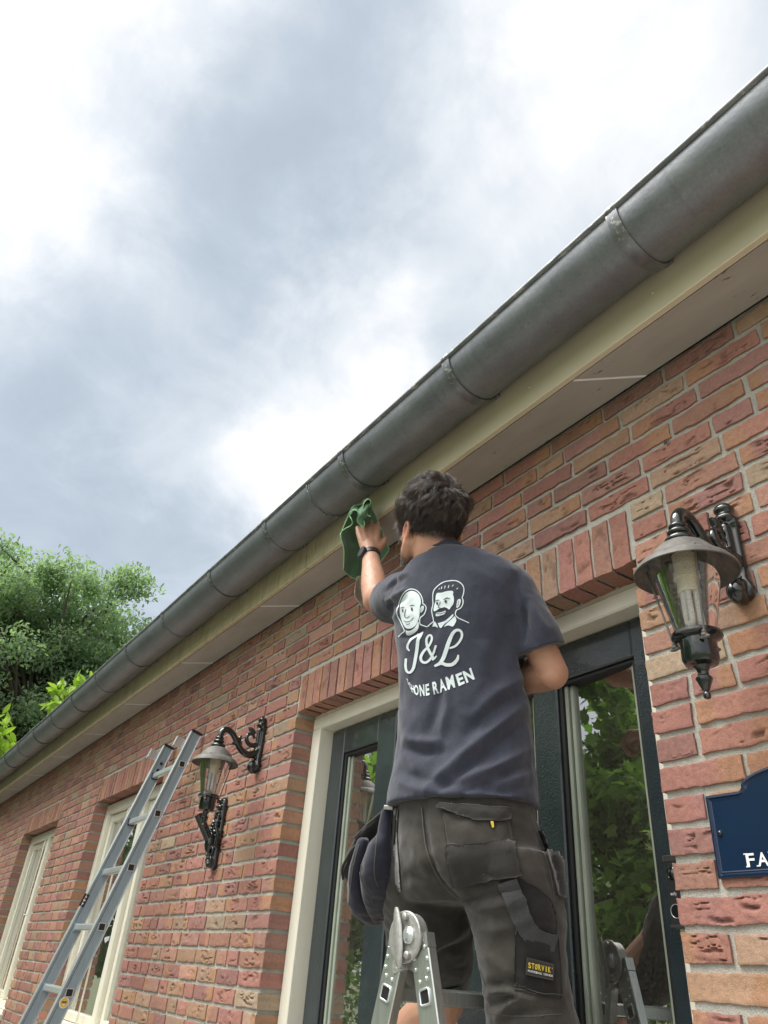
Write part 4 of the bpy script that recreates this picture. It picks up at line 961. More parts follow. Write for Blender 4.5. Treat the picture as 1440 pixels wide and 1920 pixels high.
    for i in (-1, 0, 1): mb.merge(box(np.array([xl + .0016, c[1], c[2]]) + tdir * (.016 * i), [.0003, .006 - .002 * abs(i), .003], Rm), 1)
    build('label_plate', mb, [M['blackplastic'], M['whitetext']], t, False)
make_ladder()

# ------------------------------------------------------------------ folding step ladder under the man
def make_steps():
    hc = P(763, 1757, 1.50); W = .46                      # hinge facing the street; rungs run towards the house
    t = thing('folding_ladder', 'silver aluminium folding ladder with round cast hinges, standing under the man', 'ladder', (hc[0], hc[1], G)); t.rotation_euler = (0, 0, math.radians(7)); K = .96
    def bs(name, mb, *a):
        if isinstance(mb, MB): mb.v = [hc + (v - hc) * K for v in mb.v]
        else: mb = (hc + (np.asarray(mb[0]) - hc) * K, mb[1])
        return build(name, mb, *a)
    A = math.radians(15.5); zf = (hc[2] - G) / K
    for side, y in ((-1, hc[1]), (1, hc[1] + W)):
        fy = 1 if side > 0 else -1                       # outward direction along Y
        o = np.array([hc[0], y, hc[2]])
        hg = MB(); Rd = axes((0, fy, 0)); a = np.linspace(0, 2 * np.pi, 40, endpoint=False)
        # two cheeks: a round disc and a lobed plate behind it
        hg.merge(lathe([(.001, .000), (.047, .000), (.0495, .002), (.0495, .006), (.0475, .008), (.043, .0082), (.001, .0082)], 40, o + np.array([0, fy * .001, 0]), Rd))
        for sgn in (-1, 1):
            d = np.array([sgn * math.sin(A), 0, -math.cos(A)]); q = np.array([d[2], 0, -d[0]])
            pl = []
            for u in np.linspace(0, np.pi, 14): pl.append(o + .046 * (math.cos(u) * q - math.sin(u) * d) * (1 if sgn > 0 else 1))
            pl += [o + d * .02 - q * .046, o + d * .045 - q * (.022 - sgn * .03), o + d * .056 - q * (.018 - sgn * .03), o + d * .056 + q * (.026 + sgn * .03), o + d * .04 + q * (.026 + sgn * .03), o + d * .02 + q * .046]
            y0, y1 = ((-.009, -.0005) if sgn > 0 else (-.0190, -.0095))
            hg.merge(loft([np.array(pl) + np.array([0, fy * y0, 0]), np.array(pl) + np.array([0, fy * y1, 0])]))
        h = bs('hinge', hg, M['cast'], t, True, 35)
        lv = MB(); dl = nrm([-.16, 0, 1.0]); ql = np.array([dl[2], 0, -dl[0]]); oo = o + np.array([-.008, fy * .0190, 0])
        R = []
        for s, w in ((-.060, .003), (-.055, .008), (-.02, .0135), (.02, .0130), (.045, .009), (.055, .004)):
            u = np.linspace(0, 2 * np.pi, 14, endpoint=False); R.append(oo + dl * s + (w * np.cos(u))[:, None] * ql + (.0045 * np.sin(u))[:, None] * np.array([0, 1, 0]))
        lv.merge(loft(R))
        for s in (-.036, .036): lv.merge(lathe([(.0068, 0), (.0075, .009), (.006, .0105), (.001, .011)], 16, o + dl * s + ql * .012 + np.array([0, fy * .008, 0]), Rd))
        bs('hinge_lever', lv, M['cast'], h, True, 40)
        lv = MB(); lv.merge(lathe([(.0165, 0), (.0165, .004), (.0145, .0055), (.0125, .005), (.0110, .007), (.0100, .008), (.0075, .0075), (.0065, .0105), (.001, .011)], 26, o + ql * .016 + np.array([0, fy * .0088, 0]), Rd)); bs('hinge_bolt', lv, M['alubright'], h, True, 30)
        for sgn in (-1, 1):
            d = np.array([sgn * math.sin(A), 0, -math.cos(A)]); q = np.array([math.cos(A), 0, sgn * math.sin(A)]); Rm = np.stack([q, [0, 1, 0], d], 1)
            oq = q * sgn * .030; o2 = o + oq; Ls = (zf - .015) / math.cos(A); s0 = .010; yc = y - fy * .0145
            st = MB(); cut = .022
            st.merge(box([0, 0, 0] + o2 + d * ((s0 + cut + Ls) / 2) + np.array([0, -fy * .0145, 0]), [.0270, .0125, (Ls - s0 - cut) / 2], Rm, .0022))
            # cut-away cheek at the top: outer face rises beside the disc
            pl = [(-.027, s0 + cut), (-.027, s0 - .002), (-.012, s0 - .006), (.006, s0 + .022), (.027, s0 + .024), (.027, s0 + cut)] if sgn < 0 else [(-.027, s0 + cut), (-.027, s0 + .024), (-.006, s0 + .022), (.012, s0 - .006), (.027, s0 - .006), (.027, s0 + cut)]
            a0 = [o2 + q * u + d * w + np.array([0, -fy * .0022, 0]) for u, w in pl]; a1 = [p + np.array([0, -fy * .0240, 0]) for p in a0]
            st.merge(loft([np.array(a0), np.array(a1)]))
            rail = bs('rail', st, M['alu'], t, False)
            # rivets
            for u, w in ((-.016, .030), (.008, .034), (.018, .044), (-.019, .052), (.018, .064), (-.018, .072), (-.010, .086), (.010, .088)):
                bs('rivet', lathe([(.0046, 0), (.0044, .0012), (.0030, .0026), (.0010, .0031)], 12, o2 + q * (u * -sgn) + d * w + np.array([0, -fy * .0022 + fy * .0002, 0]), Rd), M['alu'], rail, True)
            k = 0; s = .116
            while s < Ls - .06:
                cp = o2 + d * s + np.array([0, -fy * .002, 0]); rm = MB(); w = .0135
                loop = [(-w, -w * .75), (-w * .75, -w), (w * .75, -w), (w, -w * .75), (w, w * .75), (w * .75, w), (-w * .75, w), (-w, w * .75), (-w, -w * .75)]
                rm.merge(tube([cp + q * u + d * v + np.array([0, fy * .0012, 0]) for u, v in loop], .0023, 8, False), 0)
                V = np.array([cp + q * u + d * v + np.array([0, fy * .0004, 0]) for u, v in loop[:-1]]); rm.add(V, [np.array([[0, i, i + 1] for i in range(1, 7)])], 1); bs('socket', rm, [M['alubright'], M['blackplastic']], rail, True)
                if side < 0:
                    rg = MB(); c = o2 + d * s + np.array([0, W / 2, 0]); Rr = np.stack([[1, 0, 0], [0, 1, 0], [0, 0, 1]], 1)
                    rg.merge(box(c, [.0150, W / 2 - .006, .0140], Rr, .003))
                    for j in range(-2, 3): rg.merge(box(c + np.array([j * .0052, 0, .0143]), [.0012, W / 2 - .02, .0008], Rr))
                    bs('rung', rg, M['alu'], t, False)
                s += .278; k += 1
            ft = MB(); ft.merge(box(o2 + d * (Ls - .012) + np.array([0, -fy * .0145, 0]), [.031, .018, .026], Rm, .004)); bs('foot', ft, M['blackplastic'], rail, False)
make_steps()

# ------------------------------------------------------------------ the man on the folding ladder
FACE = nrm([-.45, .89, 0]); RIGHT = np.array([FACE[1], -FACE[0], 0.0])      # torso heading and its right-hand side
def ringE(c, a, bf, bb, n=40, tilt=(0, 0, 1), e=2.3, R=None, F=None):
    R = RIGHT if R is None else R; F = FACE if F is None else F
    t = np.linspace(0, 2 * np.pi, n, endpoint=False); cs, sn = np.cos(t), np.sin(t)
    u = np.sign(cs) * np.abs(cs) ** (2 / e); w = np.sign(sn) * np.abs(sn) ** (2 / e)
    return np.asarray(c) + u[:, None] * a * R + (w * np.where(w > 0, bf, bb))[:, None] * F
Ls, Le, Lw, Lh = P(758, 1116, 2.00), P(704, 1122, 2.27), P(695, 1040, 2.50), P(690, 990, 2.60)
Rs, Re, Rw = P(955, 1098, 1.835), P(1036, 1262, 1.735), P(925, 1285, 1.92)
man = thing('person', 'man in navy t-shirt and dark work trousers on folding ladder, wiping the eaves', 'person', (-1.37, 1.15, G))

def fold_field(V, N, folds):
    """push cloth in or out along pen-drawn fold lines (only on the side that faces the street)"""
    px = proj(V); vis = (N * (-V / np.linalg.norm(V, axis=1)[:, None])).sum(1) > -0.05; D_ = np.zeros(len(V))
    for path, w, amp in folds:
        q = smoothpath(path, 6); best = np.full(len(V), 1e9); tt = np.zeros(len(V)); n = len(q) - 1
        for k in range(n):
            a, b = q[k], q[k + 1]; ab = b - a; u = np.clip(((px - a) @ ab) / (ab @ ab + 1e-9), 0, 1); d = np.linalg.norm(px - a - u[:, None] * ab, axis=1)
            m = d < best; best[m] = d[m]; tt[m] = (k + u[m]) / n
        prof = np.exp(-np.abs(best / (w * .82)) ** 1.7) * np.sin(np.clip(tt, 0, 1) * np.pi) ** 0.5
        D_ += 1.7 * amp * prof * vis
    return V + N * D_[:, None]

# --- head frame
HC = P(809, 994, 1.98)
_az, _pt = math.radians(168), math.radians(22)
HF = np.array([math.cos(_az) * math.cos(_pt), math.sin(_az) * math.cos(_pt), math.sin(_pt)]); HR = nrm(np.cross(HF, [0, 0, 1])); HU = np.cross(HR, HF)
_ro = math.radians(7); HR, HU = HR * math.cos(_ro) + HU * math.sin(_ro), HU * math.cos(_ro) - HR * math.sin(_ro)
def hp(r, f, u): return HC + HR * r + HF * f + HU * u

def make_body():
    mb = MB()
    # skull, jaw, face
    mb.merge(ellip(hp(0, -.012, .030), (HR * .068, HF * .092, HU * .092), 28, 18)); mb.merge(ellip(hp(0, .030, -.02), (HR * .066, HF * .062, HU * .088), 24, 16)); mb.merge(ellip(hp(0, .042, -.078), (HR * .047, HF * .045, HU * .034), 20, 12))
    for s in (-1, 1):
        mb.merge(limb([hp(s * .064, -.005, -.045), hp(s * .060, .012, -.070), hp(s * .030, .066, -.096)], [.018, .018, .018], 12)); mb.merge(ellip(hp(s * .038, .074, -.022), (HR * .022, HF * .016, HU * .020)))
        # ear: rim, lobe, bowl
        e0 = hp(s * .0700, -.004, -.014); ax = nrm(HR * s * .9 - HF * .45); up = HU * .95 - HF * .15
        th = np.linspace(-1.2, 4.0, 22); rim = e0 + ax * .006 + (np.cos(th)[:, None] * -HF * .0165) + (np.sin(th)[:, None] * up * .027)
        mb.merge(limb(rim[::3], [.0050] * len(rim[::3]), 10, 4)); mb.merge(ellip(e0 - ax * .002, (HF * .017, up * .028, ax * .007))); mb.merge(ellip(e0 - up * .027 + HF * .006, (HF * .009, HU * .009, ax * .006)))
        mb.merge(ellip(hp(s * .033, .083, .016), (HR * .017, HF * .009, HU * .006)))
        mb.merge(ellip(hp(s * .012, .094, -.042), (HR * .008, HF * .007, HU * .006)))
    mb.merge(limb([hp(0, .082, .012), hp(0, .094, -.015), hp(0, .108, -.036), hp(0, .092, -.044)], [.008, .009, .011, .008], 12)); mb.merge(ellip(hp(0, .083, -.066), (HR * .022, HF * .010, HU * .005))); mb.merge(ellip(hp(0, .081, -.076), (HR * .019, HF * .010, HU * .006))); mb.merge(ellip(hp(0, .076, -.098), (HR * .016, HF * .012, HU * .012)))
    # neck
    nb = P(826, 1052, 1.93)
    mb.merge(limb([hp(0, -.022, -.02), hp(0, -.030, -.07), nb + np.array([0, 0, .01]), nb - np.array([0, 0, .05]) + FACE * .02], [.060, .056, .060, .055], 24))
    # torso core hidden under the clothes
    ch = P(860, 1150, 1.87); pv = P(878, 1575, 1.63)
    mb.merge(limb([nb - [0, 0, .05], ch + FACE * .015, (ch + pv) / 2 + FACE * .02, pv + FACE * .01], [.055, .085, .075, .085], 20))
    # arms
    mb.merge(limb([P(800, 1105, 1.96), Ls - [0, 0, .008], Le + (Ls - Le) * .3, Le], [.044, .042, .040, .040], 22, 5)); mb.merge(limb([Le, Le * .72 + Lw * .28, Le * .35 + Lw * .65, Lw], [.040, .0425, .035, .0285], 22, 5)); mb.merge(ellip(Le + np.array([.0, -.006, -.012]), (np.array([.034, 0, 0]), np.array([0, .034, 0]), np.array([0, 0, .034]))))
    mb.merge(limb([P(920, 1100, 1.86), Rs - [0, 0, .012], Re * .5 + Rs * .5, Re], [.045, .043, .041, .038], 22, 5)); mb.merge(limb([Re, Re * .7 + Rw * .3, Rw], [.038, .040, .030], 22, 5)); mb.merge(ellip(Re + np.array([.004, -.004, -.012]), (np.array([.032, 0, 0]), np.array([0, .032, 0]), np.array([0, 0, .030]))))
    # left hand, palm on the cloth: back of the hand towards the street
    hu = nrm(P(688, 965, 2.655) - Lw); vw = nrm(-Lh); hn = nrm(vw - hu * np.dot(vw, hu)); hr = np.cross(hu, hn)     # along fingers, out of the back, towards the thumb side (image right)
    if np.dot(hr, ROT[:, 0]) < 0: hr = -hr
    w0 = Lw + hu * .012
    mb.merge(limb([Lw - hu * .02, w0, w0 + hu * .03], [.028, .027, .026], 16))
    for k, o in enumerate((-.031, -.011, .010, .030)):
        b0 = w0 + hr * o * .55 + hu * .012; k0 = w0 + hr * o * 1.12 + hu * (.103, .112, .114, .107)[k] + hn * (.004, .007, .008, .005)[k]
        mb.merge(limb([b0, (b0 + k0) / 2 + hn * .002, k0], [.0155, .0145, .0118], 12, 4)); mb.merge(ellip(k0, (hr * .0115, hu * .012, hn * .0105), 12, 8))
        l = (.034, .043, .046, .041)[k]; sp = hr * o * .22
        k1 = k0 + hu * l * .96 - hn * .010 + sp * .4; k2 = k1 + hu * l * .50 - hn * .018 + sp * .3; k3 = k2 + hu * l * .28 - hn * .020
        mb.merge(limb([k0, k1], [.0102, .0090], 12)); mb.merge(limb([k1, k2], [.0090, .0082], 12)); mb.merge(limb([k2, k3], [.0082, .0068], 12))
    mb.merge(ellip(w0 + hu * .060 + hr * .001 + hn * .002, (hr * .040, hu * .055, hn * .0145), 20, 12))
    t0 = w0 + hr * .026 + hu * .018; mb.merge(limb([t0 - hn * .004, t0 + hr * .019 + hu * .026 - hn * .010, t0 + hr * .027 + hu * .054 - hn * .016, t0 + hr * .024 + hu * .078 - hn * .024], [.016, .0135, .0110, .0085], 14, 5))
    # right hand, half closed in front of the waist
    ru = nrm(Rw - Re); rn = np.array([0, 0, -1.0]); rr = np.cross(ru, rn); q0 = Rw + ru * .01
    mb.merge(ellip(q0 + ru * .045, (rr * .042, ru * .048, rn * .016), 20, 12)); mb.merge(limb([Rw - ru * .03, q0 + ru * .02], [.030, .027], 14))
    for k, o in enumerate((-.030, -.010, .011, .031)):
        k0 = q0 + rr * o + ru * (.084, .091, .089, .080)[k]; l = (.041, .046, .043, .034)[k]
        k1 = k0 + ru * l * .7 + rn * l * .7; k2 = k1 - ru * l * .2 + rn * l * .5; k3 = k2 - ru * l * .3 + rn * l * .1
        mb.merge(limb([q0 + rr * o * .6 + ru * .03, k0], [.015, .012], 12)); mb.merge(limb([k0, k1], [.0102, .009], 12)); mb.merge(limb([k1, k2], [.009, .0082], 12)); mb.merge(limb([k2, k3], [.0082, .007], 12))
    t0 = q0 - rr * .030 + ru * .02; mb.merge(limb([t0, t0 - rr * .016 + ru * .026 + rn * .012, t0 - rr * .012 + ru * .056 + rn * .022], [.0155, .0125, .009], 12))
    # legs: right nearly straight, left with the bare shin below the short leg of the trousers
    mb.merge(limb([pv, P(955, 1650, 1.55), P(985, 1850, 1.45), np.array([-1.25, 1.19, -.26]), np.array([-1.24, 1.20, -.62])], [.09, .07, .055, .045, .036], 18, 5))
    mb.merge(limb([pv, P(810, 1650, 1.68), P(830, 1860, 1.76), P(795, 1905, 1.84), P(760, 1990, 1.95), np.array([-1.66, 1.30, -.62])], [.09, .07, .058, .052, .047, .036], 18, 5))
    for a in (np.array([-1.24, 1.20, -.62]), np.array([-1.66, 1.30, -.62])): mb.merge(limb([a, a + FACE * .07 - [0, 0, .05], a + FACE * .15 - [0, 0, .06]], [.036, .036, .026], 14))
    V, F = remesh(mb, .0042, 5)
    global BODY_V, BODY_N
    BODY_V, BODY_N = V, vnormals(V, F)
    # colour marks: red ear against the light, dark stubble on nape, sides and jaw
    q = V - HC; r_, f_, u_ = q @ HR, q @ HF, q @ HU
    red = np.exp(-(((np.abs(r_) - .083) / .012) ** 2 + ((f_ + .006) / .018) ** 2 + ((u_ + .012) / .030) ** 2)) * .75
    stub = sstep(-.040, -.016, u_ - .30 * (f_ + .06)) * sstep(.02, -.03, f_) * (np.abs(r_) < .082) * sstep(.075, .070, np.abs(r_) + .25 * np.maximum(0, f_ + .01)) * (np.linalg.norm(q, axis=1) < .16) * .92
    beard = sstep(-.035, -.060, u_) * sstep(-.005, .02, f_) * (np.linalg.norm(q, axis=1) < .16) * (u_ > -.125) * .22
    red *= (np.linalg.norm(q, axis=1) < .14)
    b = MB(); b.add(V, F, 0, red=red, stub=np.maximum(stub, beard)); o = build('body', b, M['skin'], man, True)
    # knees under the trousers, nails, eyes
    mb = MB()
    for s in (-1, 1):
        mb2 = lathe([(.0125, 0), (.012, .004), (.009, .009), (.0045, .0118), (.001, .0125)], 16, hp(s * .033, .074, .001), axes(HF)); build('eye', mb2, M['lampwhite'], o, True)
    return bvh(V, F), (w0, hu, hn, hr)
body_tree, HAND = make_body()

# --- shirt
def make_shirt():
    mb = MB(); c = [(864, 1515, 1.662, .178, .118, .120), (866, 1450, 1.70, .170, .118, .112), (868, 1400, 1.73, .166, .118, .106), (868, 1350, 1.755, .163, .118, .104), (867, 1300, 1.785, .163, .118, .106), (864, 1240, 1.818, .166, .120, .110), (862, 1190, 1.845, .172, .120, .113), (860, 1140, 1.873, .178, .115, .110), (858, 1102, 1.895, .180, .100, .100), (853, 1076, 1.908, .158, .082, .088), (845, 1056, 1.922, .118, .070, .078), (834, 1048, 1.935, .080, .064, .068), (829, 1043, 1.942, .068, .060, .064)]
    RR = [ringE(P(x, y, d), a, f, b) for x, y, d, a, f, b in c]; un = np.cos(np.linspace(0, 2 * np.pi, 40, endpoint=False)); RR[-1][:, 2] += .010 * un - .006; RR[-2][:, 2] += .007 * un - .004
    mb.merge(loft(RR))
    mb.merge(limb([P(930, 1098, 1.855), P(952, 1102, 1.838), P(977, 1142, 1.805), P(1004, 1190, 1.768), P(1013, 1216, 1.755)], [.062, .062, .059, .0595, .060], 26, 5)); mb.merge(limb([P(805, 1100, 1.95), P(768, 1112, 2.0), P(743, 1123, 2.07), P(732, 1128, 2.12)], [.062, .067, .064, .062], 26, 5))
    V, F = remesh(mb, .0052, 9)
    # hollow the sleeve mouths and the hem
    for c0, c1, r in ((P(1004, 1190, 1.768), P(1013, 1216, 1.755), .060), (P(743, 1123, 2.07), P(732, 1128, 2.12), .062)):
        ax = nrm(c1 - c0); q = V - c1; s = q @ ax; rad = np.linalg.norm(q - s[:, None] * ax, axis=1)
        lim = 0.004
        m = (s > lim) & (rad < r * 1.25) & (s < .12); V[m] -= ax * (s[m] - lim)[:, None]
        k = (s > -0.02) & (rad < r * .90) & (s < .02); V[k] -= ax * (.045 * sstep(r * .90, r * .74, rad[k]))[:, None]
    N = vnormals(V, F)
    folds = [([(992, 1312), (905, 1385), (795, 1478)], 13, .0075), ([(996, 1345), (915, 1412), (800, 1500)], 12, -.0060), ([(1000, 1398), (925, 1440), (840, 1468)], 11, .0060), ([(1002, 1430), (930, 1462), (860, 1490)], 11, -.0048), ([(985, 1270), (930, 1300), (880, 1352)], 15, .0050), ([(985, 1295), (925, 1330), (868, 1385)], 13, -.0050),
             ([(756, 1400), (795, 1410), (838, 1408)], 11, -.0065), ([(752, 1384), (795, 1392), (832, 1386)], 11, .0050), ([(818, 1296), (816, 1330), (800, 1385)], 13, -.0045), ([(838, 1290), (838, 1330), (826, 1380)], 12, .0045), ([(748, 1330), (765, 1380), (780, 1450)], 12, .0040), ([(742, 1440), (800, 1462), (880, 1470)], 12, -.0040), ([(738, 1462), (790, 1482), (870, 1486)], 10, .0035), ([(900, 1478), (950, 1484), (1000, 1468)], 10, -.0035), ([(905, 1462), (950, 1462), (1000, 1448)], 10, .0035),
             ([(722, 1128), (745, 1116), (768, 1103)], 7, .0055), ([(728, 1142), (746, 1130), (764, 1118)], 6, -.0050), ([(716, 1112), (738, 1094), (762, 1080)], 7, -.0045), ([(724, 1100), (745, 1084), (768, 1074)], 7, .0045), ([(733, 1168), (744, 1150), (752, 1132)], 6, .0035), ([(748, 1195), (772, 1192), (800, 1180)], 5, -.0035),
             ([(988, 1120), (984, 1160), (982, 1210)], 9, -.0080), ([(990, 1118), (1002, 1150), (1030, 1190)], 9, .0050), ([(985, 1140), (990, 1175), (1008, 1215)], 8, -.0045), ([(975, 1065), (970, 1100), (985, 1140)], 5, -.0022), ([(860, 1060), (900, 1075), (950, 1095)], 22, .003), ([(960, 1150), (940, 1220), (935, 1290)], 22, -.004), ([(905, 1200), (900, 1260), (880, 1320)], 20, .003)]
    V = fold_field(V, N, folds)
    N = vnormals(V, F); p = V * np.array([9, 9, 5.0]); V = V + N * (fbm(p + 0.35 * vnoise(V * 16, 5)[:, None], 3, 40) * .0030 - (np.abs(vnoise((V @ np.array([[.9, 0, .45], [0, 1, 0], [-.45, 0, .9]])) * np.array([34, 34, 13]), 44)) - .4) * .0034 * (.35 + .65 * sstep(.62, .40, V[:, 2])) - (np.abs(vnoise((V @ np.array([[.8, 0, -.6], [0, 1, 0], [.6, 0, .8]])) * np.array([60, 60, 22]), 46)) - .4) * .0012)[:, None]
    # hem lower edge: crisp flat bottom with a side vent
    px = proj(V); hem = 1509 + (px[:, 0] - 864) * 0.012 + 3.0 * np.sin(px[:, 0] * .035)
    sh = build('shirt', (V, F), M['shirt'], man, True)
    tree = bvh(V, F)
    # collar band, hem band, sleeve bands, seams
    mb = MB()
    for dz, g, th in ((.000, .0045, .0030), (.0085, .0035, .0032), (.0165, .001, .0030)):
        q = ringE(P(828, 1048, 1.942) + np.array([0, 0, dz]) + FACE * .002, .0675 - dz * .35 + g * .4, .062, .066 - dz * .30 + g * .4, 60, e=2.1); q = q + HU * 0; th_ = np.linspace(0, 2 * np.pi, 60, endpoint=False); q[:, 2] += -.008 * np.sin(th_) + .012 * np.cos(th_) - .006
        mb.merge(tube(np.concatenate([q, q[:2]]), .0046, 8, False))
    V2, F2 = remesh(mb, .0025, 2); build('collar', (V2, F2), M['shirt'], sh, True)
    k = [0]
    def seam(path, w, off, mat='shirt', name='seam'):
        v, f = ribbon(path, w, 4.0); d = drape(tree, v, off); n = len(v) // 3; d[n:2 * n] += 0; b = MB(); b.add(d, f); return build(name, b, M[mat], sh, True)
    seam([(728, 1502), (780, 1500), (865, 1502), (950, 1497), (998, 1494)], 2.2, .0011); seam([(976, 1070), (972, 1100), (980, 1140), (984, 1190)], 2.0, .0011); seam([(986, 1222), (1020, 1222), (1054, 1204)], 2.0, .0010)
    # ---- the print on the back, laid onto the cloth
    Z = lambda pts: np.array([(730 + x / 7.383, 1070 + y / 7.383) for x, y in pts])
    pr = MB(); lay = [0]
    def stroke(pts, w, m=0, base=.0010):
        lay[0] += 1; v, f = ribbon(Z(pts), np.asarray(w) / 7.383, 1.6); pr.add(drape(tree, v, base + lay[0] * .00002), f, m)
    def fill(pts, m=0, base=.0010):
        lay[0] += 1; q = smoothpath(list(Z(pts)) + [Z(pts)[0]], 4)[:-1]; v, f = fillpoly(q, 1.8); pr.add(drape(tree, v, base + lay[0] * .00002), f, m)
    # left portrait
    stroke([(132, 913), (165, 875), (207, 845), (210, 825), (183, 765), (152, 695), (120, 635), (106, 575), (114, 522), (130, 492), (150, 410), (190, 325), (250, 272), (320, 256), (390, 282), (440, 342), (464, 410), (468, 458), (494, 475), (511, 512), (504, 560), (480, 610), (442, 642), (425, 668), (428, 738), (470, 760), (518, 776)], 13)
    fill([(150, 535), (157, 465), (178, 395), (222, 322), (280, 287), (340, 286), (400, 322), (434, 385), (440, 450), (428, 490), (424, 560), (414, 650), (380, 738), (330, 788), (270, 804), (222, 784), (186, 720), (162, 645), (148, 580)])
    fill([(466, 486), (481, 500), (474, 545), (452, 573), (437, 580), (434, 530), (446, 500)]); fill([(230, 822), (252, 834), (300, 828), (362, 782), (404, 704), (410, 770), (384, 832), (300, 890), (246, 890), (233, 862)])
    B = .0021
    stroke([(166, 521), (190, 508), (216, 506)], [7, 10, 7], 1, B); stroke([(290, 492), (320, 480), (352, 484)], [7, 12, 7], 1, B); stroke([(194, 538), (192, 568)], 18, 1, B); stroke([(318, 525), (320, 548)], 26, 1, B); stroke([(236, 538), (222, 590), (222, 638), (252, 656), (286, 632)], 9, 1, B); stroke([(210, 698), (250, 710), (300, 696), (342, 652)], 9, 1, B); stroke([(240, 738), (264, 746), (290, 732)], 8, 1, B); stroke([(462, 510), (455, 535), (448, 560)], 6, 1, B)
    # right portrait
    stroke([(534, 774), (575, 735), (610, 710), (613, 682), (597, 605), (590, 545), (606, 470), (604, 400), (605, 332), (622, 270), (672, 215), (752, 162), (850, 141), (940, 147), (1008, 192), (1034, 252), (1026, 330), (1010, 378), (1021, 402), (1020, 460), (990, 518), (934, 548), (918, 590), (922, 622), (962, 660), (1030, 690), (1100, 722)], 13)
    fill([(646, 352), (664, 314), (730, 306), (800, 284), (874, 282), (888, 302), (884, 332), (895, 372), (896, 420), (884, 470), (852, 510), (832, 540), (800, 520), (762, 508), (735, 516), (692, 528), (660, 550), (625, 565), (614, 540), (626, 480), (640, 430)])
    fill([(940, 420), (963, 396), (988, 400), (990, 440), (966, 500), (932, 513)]); fill([(646, 582), (700, 578), (740, 570), (782, 556), (770, 600), (722, 620), (652, 632)])
    fill([(598, 776), (620, 714), (642, 714), (674, 790), (642, 774)]); fill([(672, 728), (760, 702), (820, 660), (880, 604), (886, 630), (832, 690), (760, 746), (713, 796)]); fill([(756, 780), (800, 730), (860, 680), (910, 632), (930, 690), (908, 742), (880, 775), (820, 760)])
    for a, b in (((731, 228), (722, 254)), ((776, 214), (768, 246)), ((828, 208), (818, 240)), ((888, 200), (875, 218)), ((952, 242), (936, 256)), ((696, 250), (690, 258))): stroke([a, b], 9)
    stroke([(642, 426), (670, 414), (698, 412)], [7, 11, 7], 1, B); stroke([(756, 404), (800, 384), (846, 392)], [8, 15, 8], 1, B); stroke([(668, 448), (670, 466)], 26, 1, B); stroke([(784, 424), (787, 436)], 32, 1, B); stroke([(712, 436), (692, 490), (682, 512), (712, 520)], 9, 1, B); stroke([(650, 588), (706, 600), (780, 578)], 8, 1, B); stroke([(968, 420), (956, 450), (962, 470), (946, 490)], 7, 1, B)
    # script letters
    stroke([(462, 858), (430, 905), (402, 965), (386, 1100), (358, 1270), (332, 1365), (288, 1412), (246, 1390), (232, 1320), (236, 1230)], [30, 44, 46, 46, 44, 40, 32, 32, 36, 34]); stroke([(440, 872), (380, 905), (305, 955), (262, 1025), (258, 1075), (280, 1106)], [34, 34, 30, 30, 32, 22])
    stroke([(646, 1046), (615, 1140), (562, 1236), (500, 1275), (452, 1252), (442, 1195), (480, 1120), (548, 1048), (590, 965), (588, 908), (554, 896), (520, 950), (528, 1040), (566, 1130), (618, 1216)], [28, 30, 32, 34, 36, 38, 36, 32, 30, 28, 28, 32, 36, 38, 34]); stroke([(606, 1230), (632, 1212), (654, 1186)], [30, 26, 16])
    stroke([(846, 1072), (915, 1046), (976, 980), (1008, 902), (990, 838), (936, 824), (882, 868), (832, 975), (792, 1095), (752, 1210), (704, 1282), (640, 1318)], [26, 30, 32, 34, 34, 38, 44, 52, 56, 54, 46, 30]); stroke([(646, 1312), (725, 1284), (800, 1306), (880, 1296), (940, 1236), (956, 1176)], [26, 42, 46, 48, 42, 24])
    for ch, bl, br, tr, tl in (('S', (262, 1562), (282, 1600), (262, 1508), (240, 1480)), ('C', (287, 1622), (314, 1652), (294, 1556), (268, 1530)), ('H', (318, 1682), (356, 1706), (338, 1588), (298, 1572)), ('O', (350, 1716), (412, 1736), (406, 1590), (344, 1576)), ('N', (432, 1740), (492, 1736), (486, 1574), (414, 1582)), ('E', (510, 1736), (562, 1722), (552, 1560), (500, 1576)), ('R', (618, 1716), (694, 1696), (666, 1520), (594, 1546)), ('A', (706, 1692), (802, 1656), (750, 1488), (686, 1512)), ('M', (814, 1652), (918, 1616), (884, 1438), (776, 1476)), ('E', (964, 1602), (1048, 1562), (1002, 1404), (914, 1440)), ('N', (1072, 1560), (1186, 1502), (1132, 1342), (1012, 1400))):
        v, f, _ = glyph(ch, .036); lay[0] += 1; pr.add(drape(tree, quadmap(v, *[Z([q])[0] for q in (bl, br, tr, tl)]), .0012), f, 0)
    build('print', pr, [M['print'], M['shirt']], sh, True)
    return tree
shirt_tree = make_shirt()

